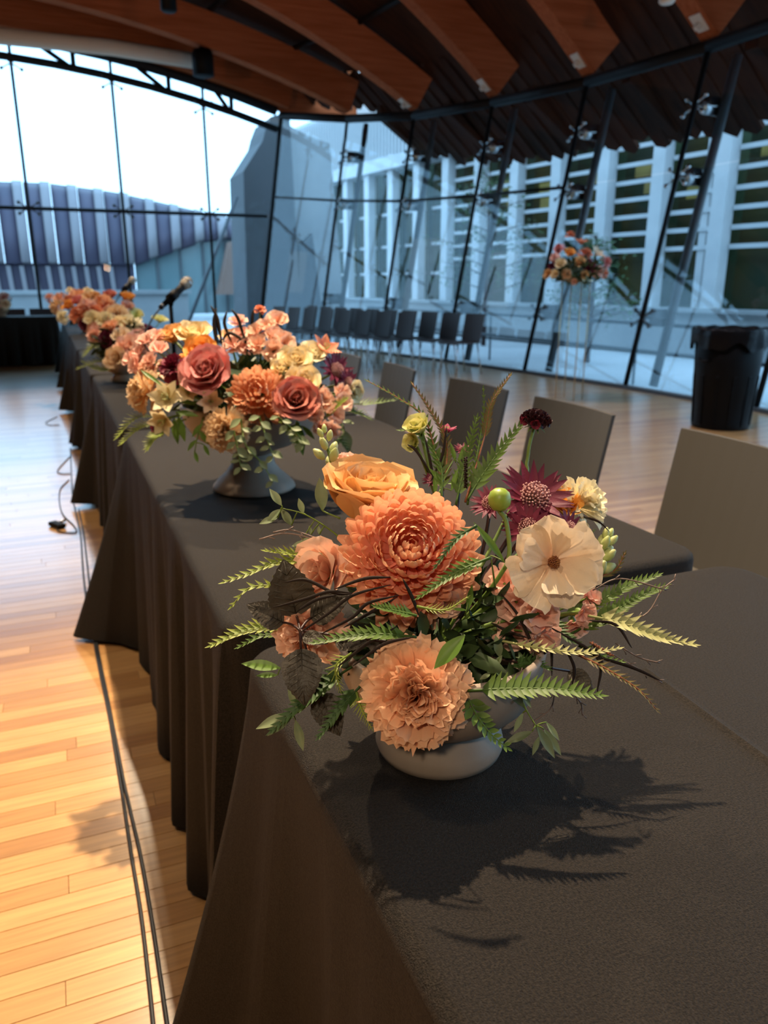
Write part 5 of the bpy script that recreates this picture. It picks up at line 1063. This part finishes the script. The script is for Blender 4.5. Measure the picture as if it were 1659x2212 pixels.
far(V4, None, [('puff', 'carn', 222, 655, 44, 0, (0, .6, .8), 'peach bloom at the top of the fourth arrangement'), ('puff', 'pink', 184, 660, 34, -.1, (-.3, .5, .8), 'pink bloom at the upper left of the fourth arrangement'), ('bloom', 'orange', 147, 660, 26, 0, (-.5, .5, .8), 'bright orange bloom at the left of the fourth arrangement'), ('puff', 'cream', 197, 686, 34, -.15, (-.1, .3, 1), 'cream white bloom low in the fourth arrangement'),
 ('puff', 'carn2', 252, 676, 44, -.1, (.1, .5, .8), 'pale peach bloom at the right of the fourth arrangement'), ('bloom', 'rose_brick', 237, 637, 28, .1, (.1, .8, .5), 'brick red bloom standing highest in the fourth arrangement'), ('bloom', 'orange', 275, 642, 30, .05, (.3, .8, .5), 'round orange bloom below the further microphone'), ('puff', 'coral', 166, 678, 34, -.1, (-.3, .2, .9), 'coral bloom low at the left of the fourth arrangement'),
 ('puff', 'cream', 228, 690, 38, -.15, (0, .3, .9), 'second cream bloom low in the fourth arrangement, right of the first'), ('puff', 'pink', 205, 712, 34, -.15, (-.1, .1, 1), 'pink bloom lowest in the fourth arrangement'), ('puff', 'plum', 180, 700, 22, -.12, (-.3, 0, 1), 'small plum bloom at the lower left of the fourth arrangement'), ('bloom', 'pink', 275, 662, 26, 0, (.4, .5, .7), 'pink bloom just under the round orange one'), ('floret', 'lemon', 294, 680, 28, 0, (.4, .4, .8), 'lemon flower at the right of the fourth arrangement'), ('puff', 'rose_peach', 205, 640, 30, .1, (0, .8, .5), 'orange peach bloom at the back of the fourth arrangement'), ('puff', 'carn2', 190, 640, 30, .08, (-.2, .8, .5), 'pale peach bloom at the back left of the fourth arrangement'), ('puff', 'coral', 205, 672, 30, -.1, (0, .5, .8), 'coral bloom in the middle of the fourth arrangement'), ('puff', 'peach', 238, 698, 34, -.12, (.2, .2, .9), 'peach bloom at the lower right of the fourth arrangement'), ('puff', 'carn', 262, 700, 30, -.05, (.4, .2, .8), 'peach bloom at the right end of the fourth arrangement'), ('bloom', 'rose_dusty', 165, 650, 26, .05, (-.3, .6, .7), 'dusty pink bloom beside the bright orange one')])
far(V5, None, [('puff', 'carn', 172, 637, 30, 0, (0, .6, .8), 'peach bloom at the top of the furthest arrangement in the row'), ('puff', 'cream', 151, 626, 16, .1, (0, .8, .6), 'small cream bloom standing up in the furthest arrangement'), ('puff', 'peach', 128, 643, 28, 0, (-.4, .5, .8), 'peach bloom at the left of the furthest arrangement'), ('puff', 'pink', 105, 641, 18, 0, (-.6, .5, .7), 'small pink bloom at the left end of the furthest arrangement'),
 ('puff', 'rose_gold', 190, 630, 24, .05, (.3, .7, .6), 'golden bloom at the right of the furthest arrangement'), ('puff', 'carn2', 118, 660, 26, -.1, (-.5, .3, .8), 'pale bloom low at the left of the furthest arrangement'), ('puff', 'coral', 150, 648, 24, -.1, (0, .4, .9), 'coral bloom in the middle of the furthest arrangement'), ('puff', 'cream', 134, 684, 24, -.2, (-.2, 0, 1), 'cream bloom hanging low in the furthest arrangement'), ('puff', 'peach', 160, 632, 20, .05, (0, .7, .6), 'small peach bloom at the crest of the furthest arrangement')])
VX = Vector((-.70, 13.85, .751)); compote(VX, LOWB, 'small bowl of flowers at the left edge, on the cross table', 'tan'); filler(VX+Vector((0, 0, .17)), .14, .09, 140, .08, 'leaves in the bowl on the cross table', 12)
far(VX, None, [('puff', 'pink', 8, 640, 22, 0, (0, .6, .8), 'pink bloom at the left edge on the cross table'), ('puff', 'carn2', 10, 655, 18, -.1, (.2, .2, 1), 'peach bloom just under the pink one on the cross table'), ('puff', 'peach', -6, 650, 24, 0, (-.2, .4, .8), 'peach bloom cut off by the left edge on the cross table')])
# bouquet on the tall stand
VS = S0+Vector((0, 0, ZT+.016)); filler(VS+Vector((0, 0, .09)), .27, .11, 480, .09, 'dome of dark green leaves on the tall flower stand', 14)
DS = (VS-CAMPOS).dot(FW)
for i, (kind, pm, x, y, px, off, ax, lb) in enumerate([('bloom', 'orange', 1230, 547, 24, -.12, (0, .5, .8), 'orange rose in the upper middle of the stand bouquet'), ('bloom', 'rose_peach', 1252, 567, 25, -.2, (0, .3, .9), 'pale orange rose in the centre of the stand bouquet'), ('bloom', 'rose_gold', 1210, 570, 24, -.2, (-.2, .3, .9), 'yellow rose left of centre in the stand bouquet'), ('puff', 'coral', 1232, 505, 18, .05, (0, .9, .4), 'red bud standing up at the top of the stand bouquet'),
 ('lily', 'coral', 1256, 520, 30, 0, (.1, .8, .5), 'coral flower pointing up at the top of the stand bouquet'), ('puff', 'rose_dusty', 1207, 535, 22, .0, (-.5, .6, .7), 'dusty red bloom at the upper left of the stand bouquet'), ('puff', 'burg', 1274, 572, 26, -.2, (.2, .2, .9), 'dark burgundy bloom right of centre in the stand bouquet'), ('puff', 'coral', 1266, 547, 28, -.1, (.2, .5, .8), 'coral red bloom above the burgundy one on the stand'), ('lily', 'blush', 1292, 545, 36, -.05, (.5, .5, .7), 'blush lily at the upper right of the stand bouquet'),
 ('puff', 'rose_dusty', 1312, 565, 24, .0, (.8, .2, .6), 'dusty pink bloom at the right edge of the stand bouquet'), ('puff', 'pink', 1294, 585, 24, -.12, (.4, 0, .9), 'pink bloom at the lower right of the stand bouquet'), ('bloom', 'rose_peach', 1262, 594, 18, -.2, (.1, 0, 1), 'small orange rose at the bottom middle of the stand bouquet'), ('bloom', 'rose_peach', 1184, 592, 20, -.1, (-.7, 0, .7), 'peach rose at the lower left end of the stand bouquet'), ('bloom', 'rose_gold', 1198, 592, 18, -.15, (-.4, 0, .9), 'yellow rose at the lower left of the stand bouquet'),
 ('puff', 'carn2', 1225, 590, 20, -.2, (-.1, 0, 1), 'pale bloom at the bottom of the stand bouquet'), ('puff', 'pink', 1198, 555, 20, -.1, (-.6, .3, .8), 'pink bloom at the left of the stand bouquet'), ('puff', 'plum', 1192, 575, 18, -.1, (-.6, .2, .8), 'plum bloom at the left edge of the stand bouquet'), ('bloom', 'carn', 1240, 608, 14, -.2, (0, -.3, 1), 'tiny peach rose under the stand bouquet'), ('puff', 'coral', 1308, 590, 18, -.05, (.7, 0, .7), 'small coral bloom at the lower right end of the stand bouquet')]):
    flower(kind, pm, at(x, y, d=DS+off), cdir(*ax), px*1.22*(DS+off)/F, lb, seed=i+60, parts=False, root=VS+Vector((0, 0, .03)))
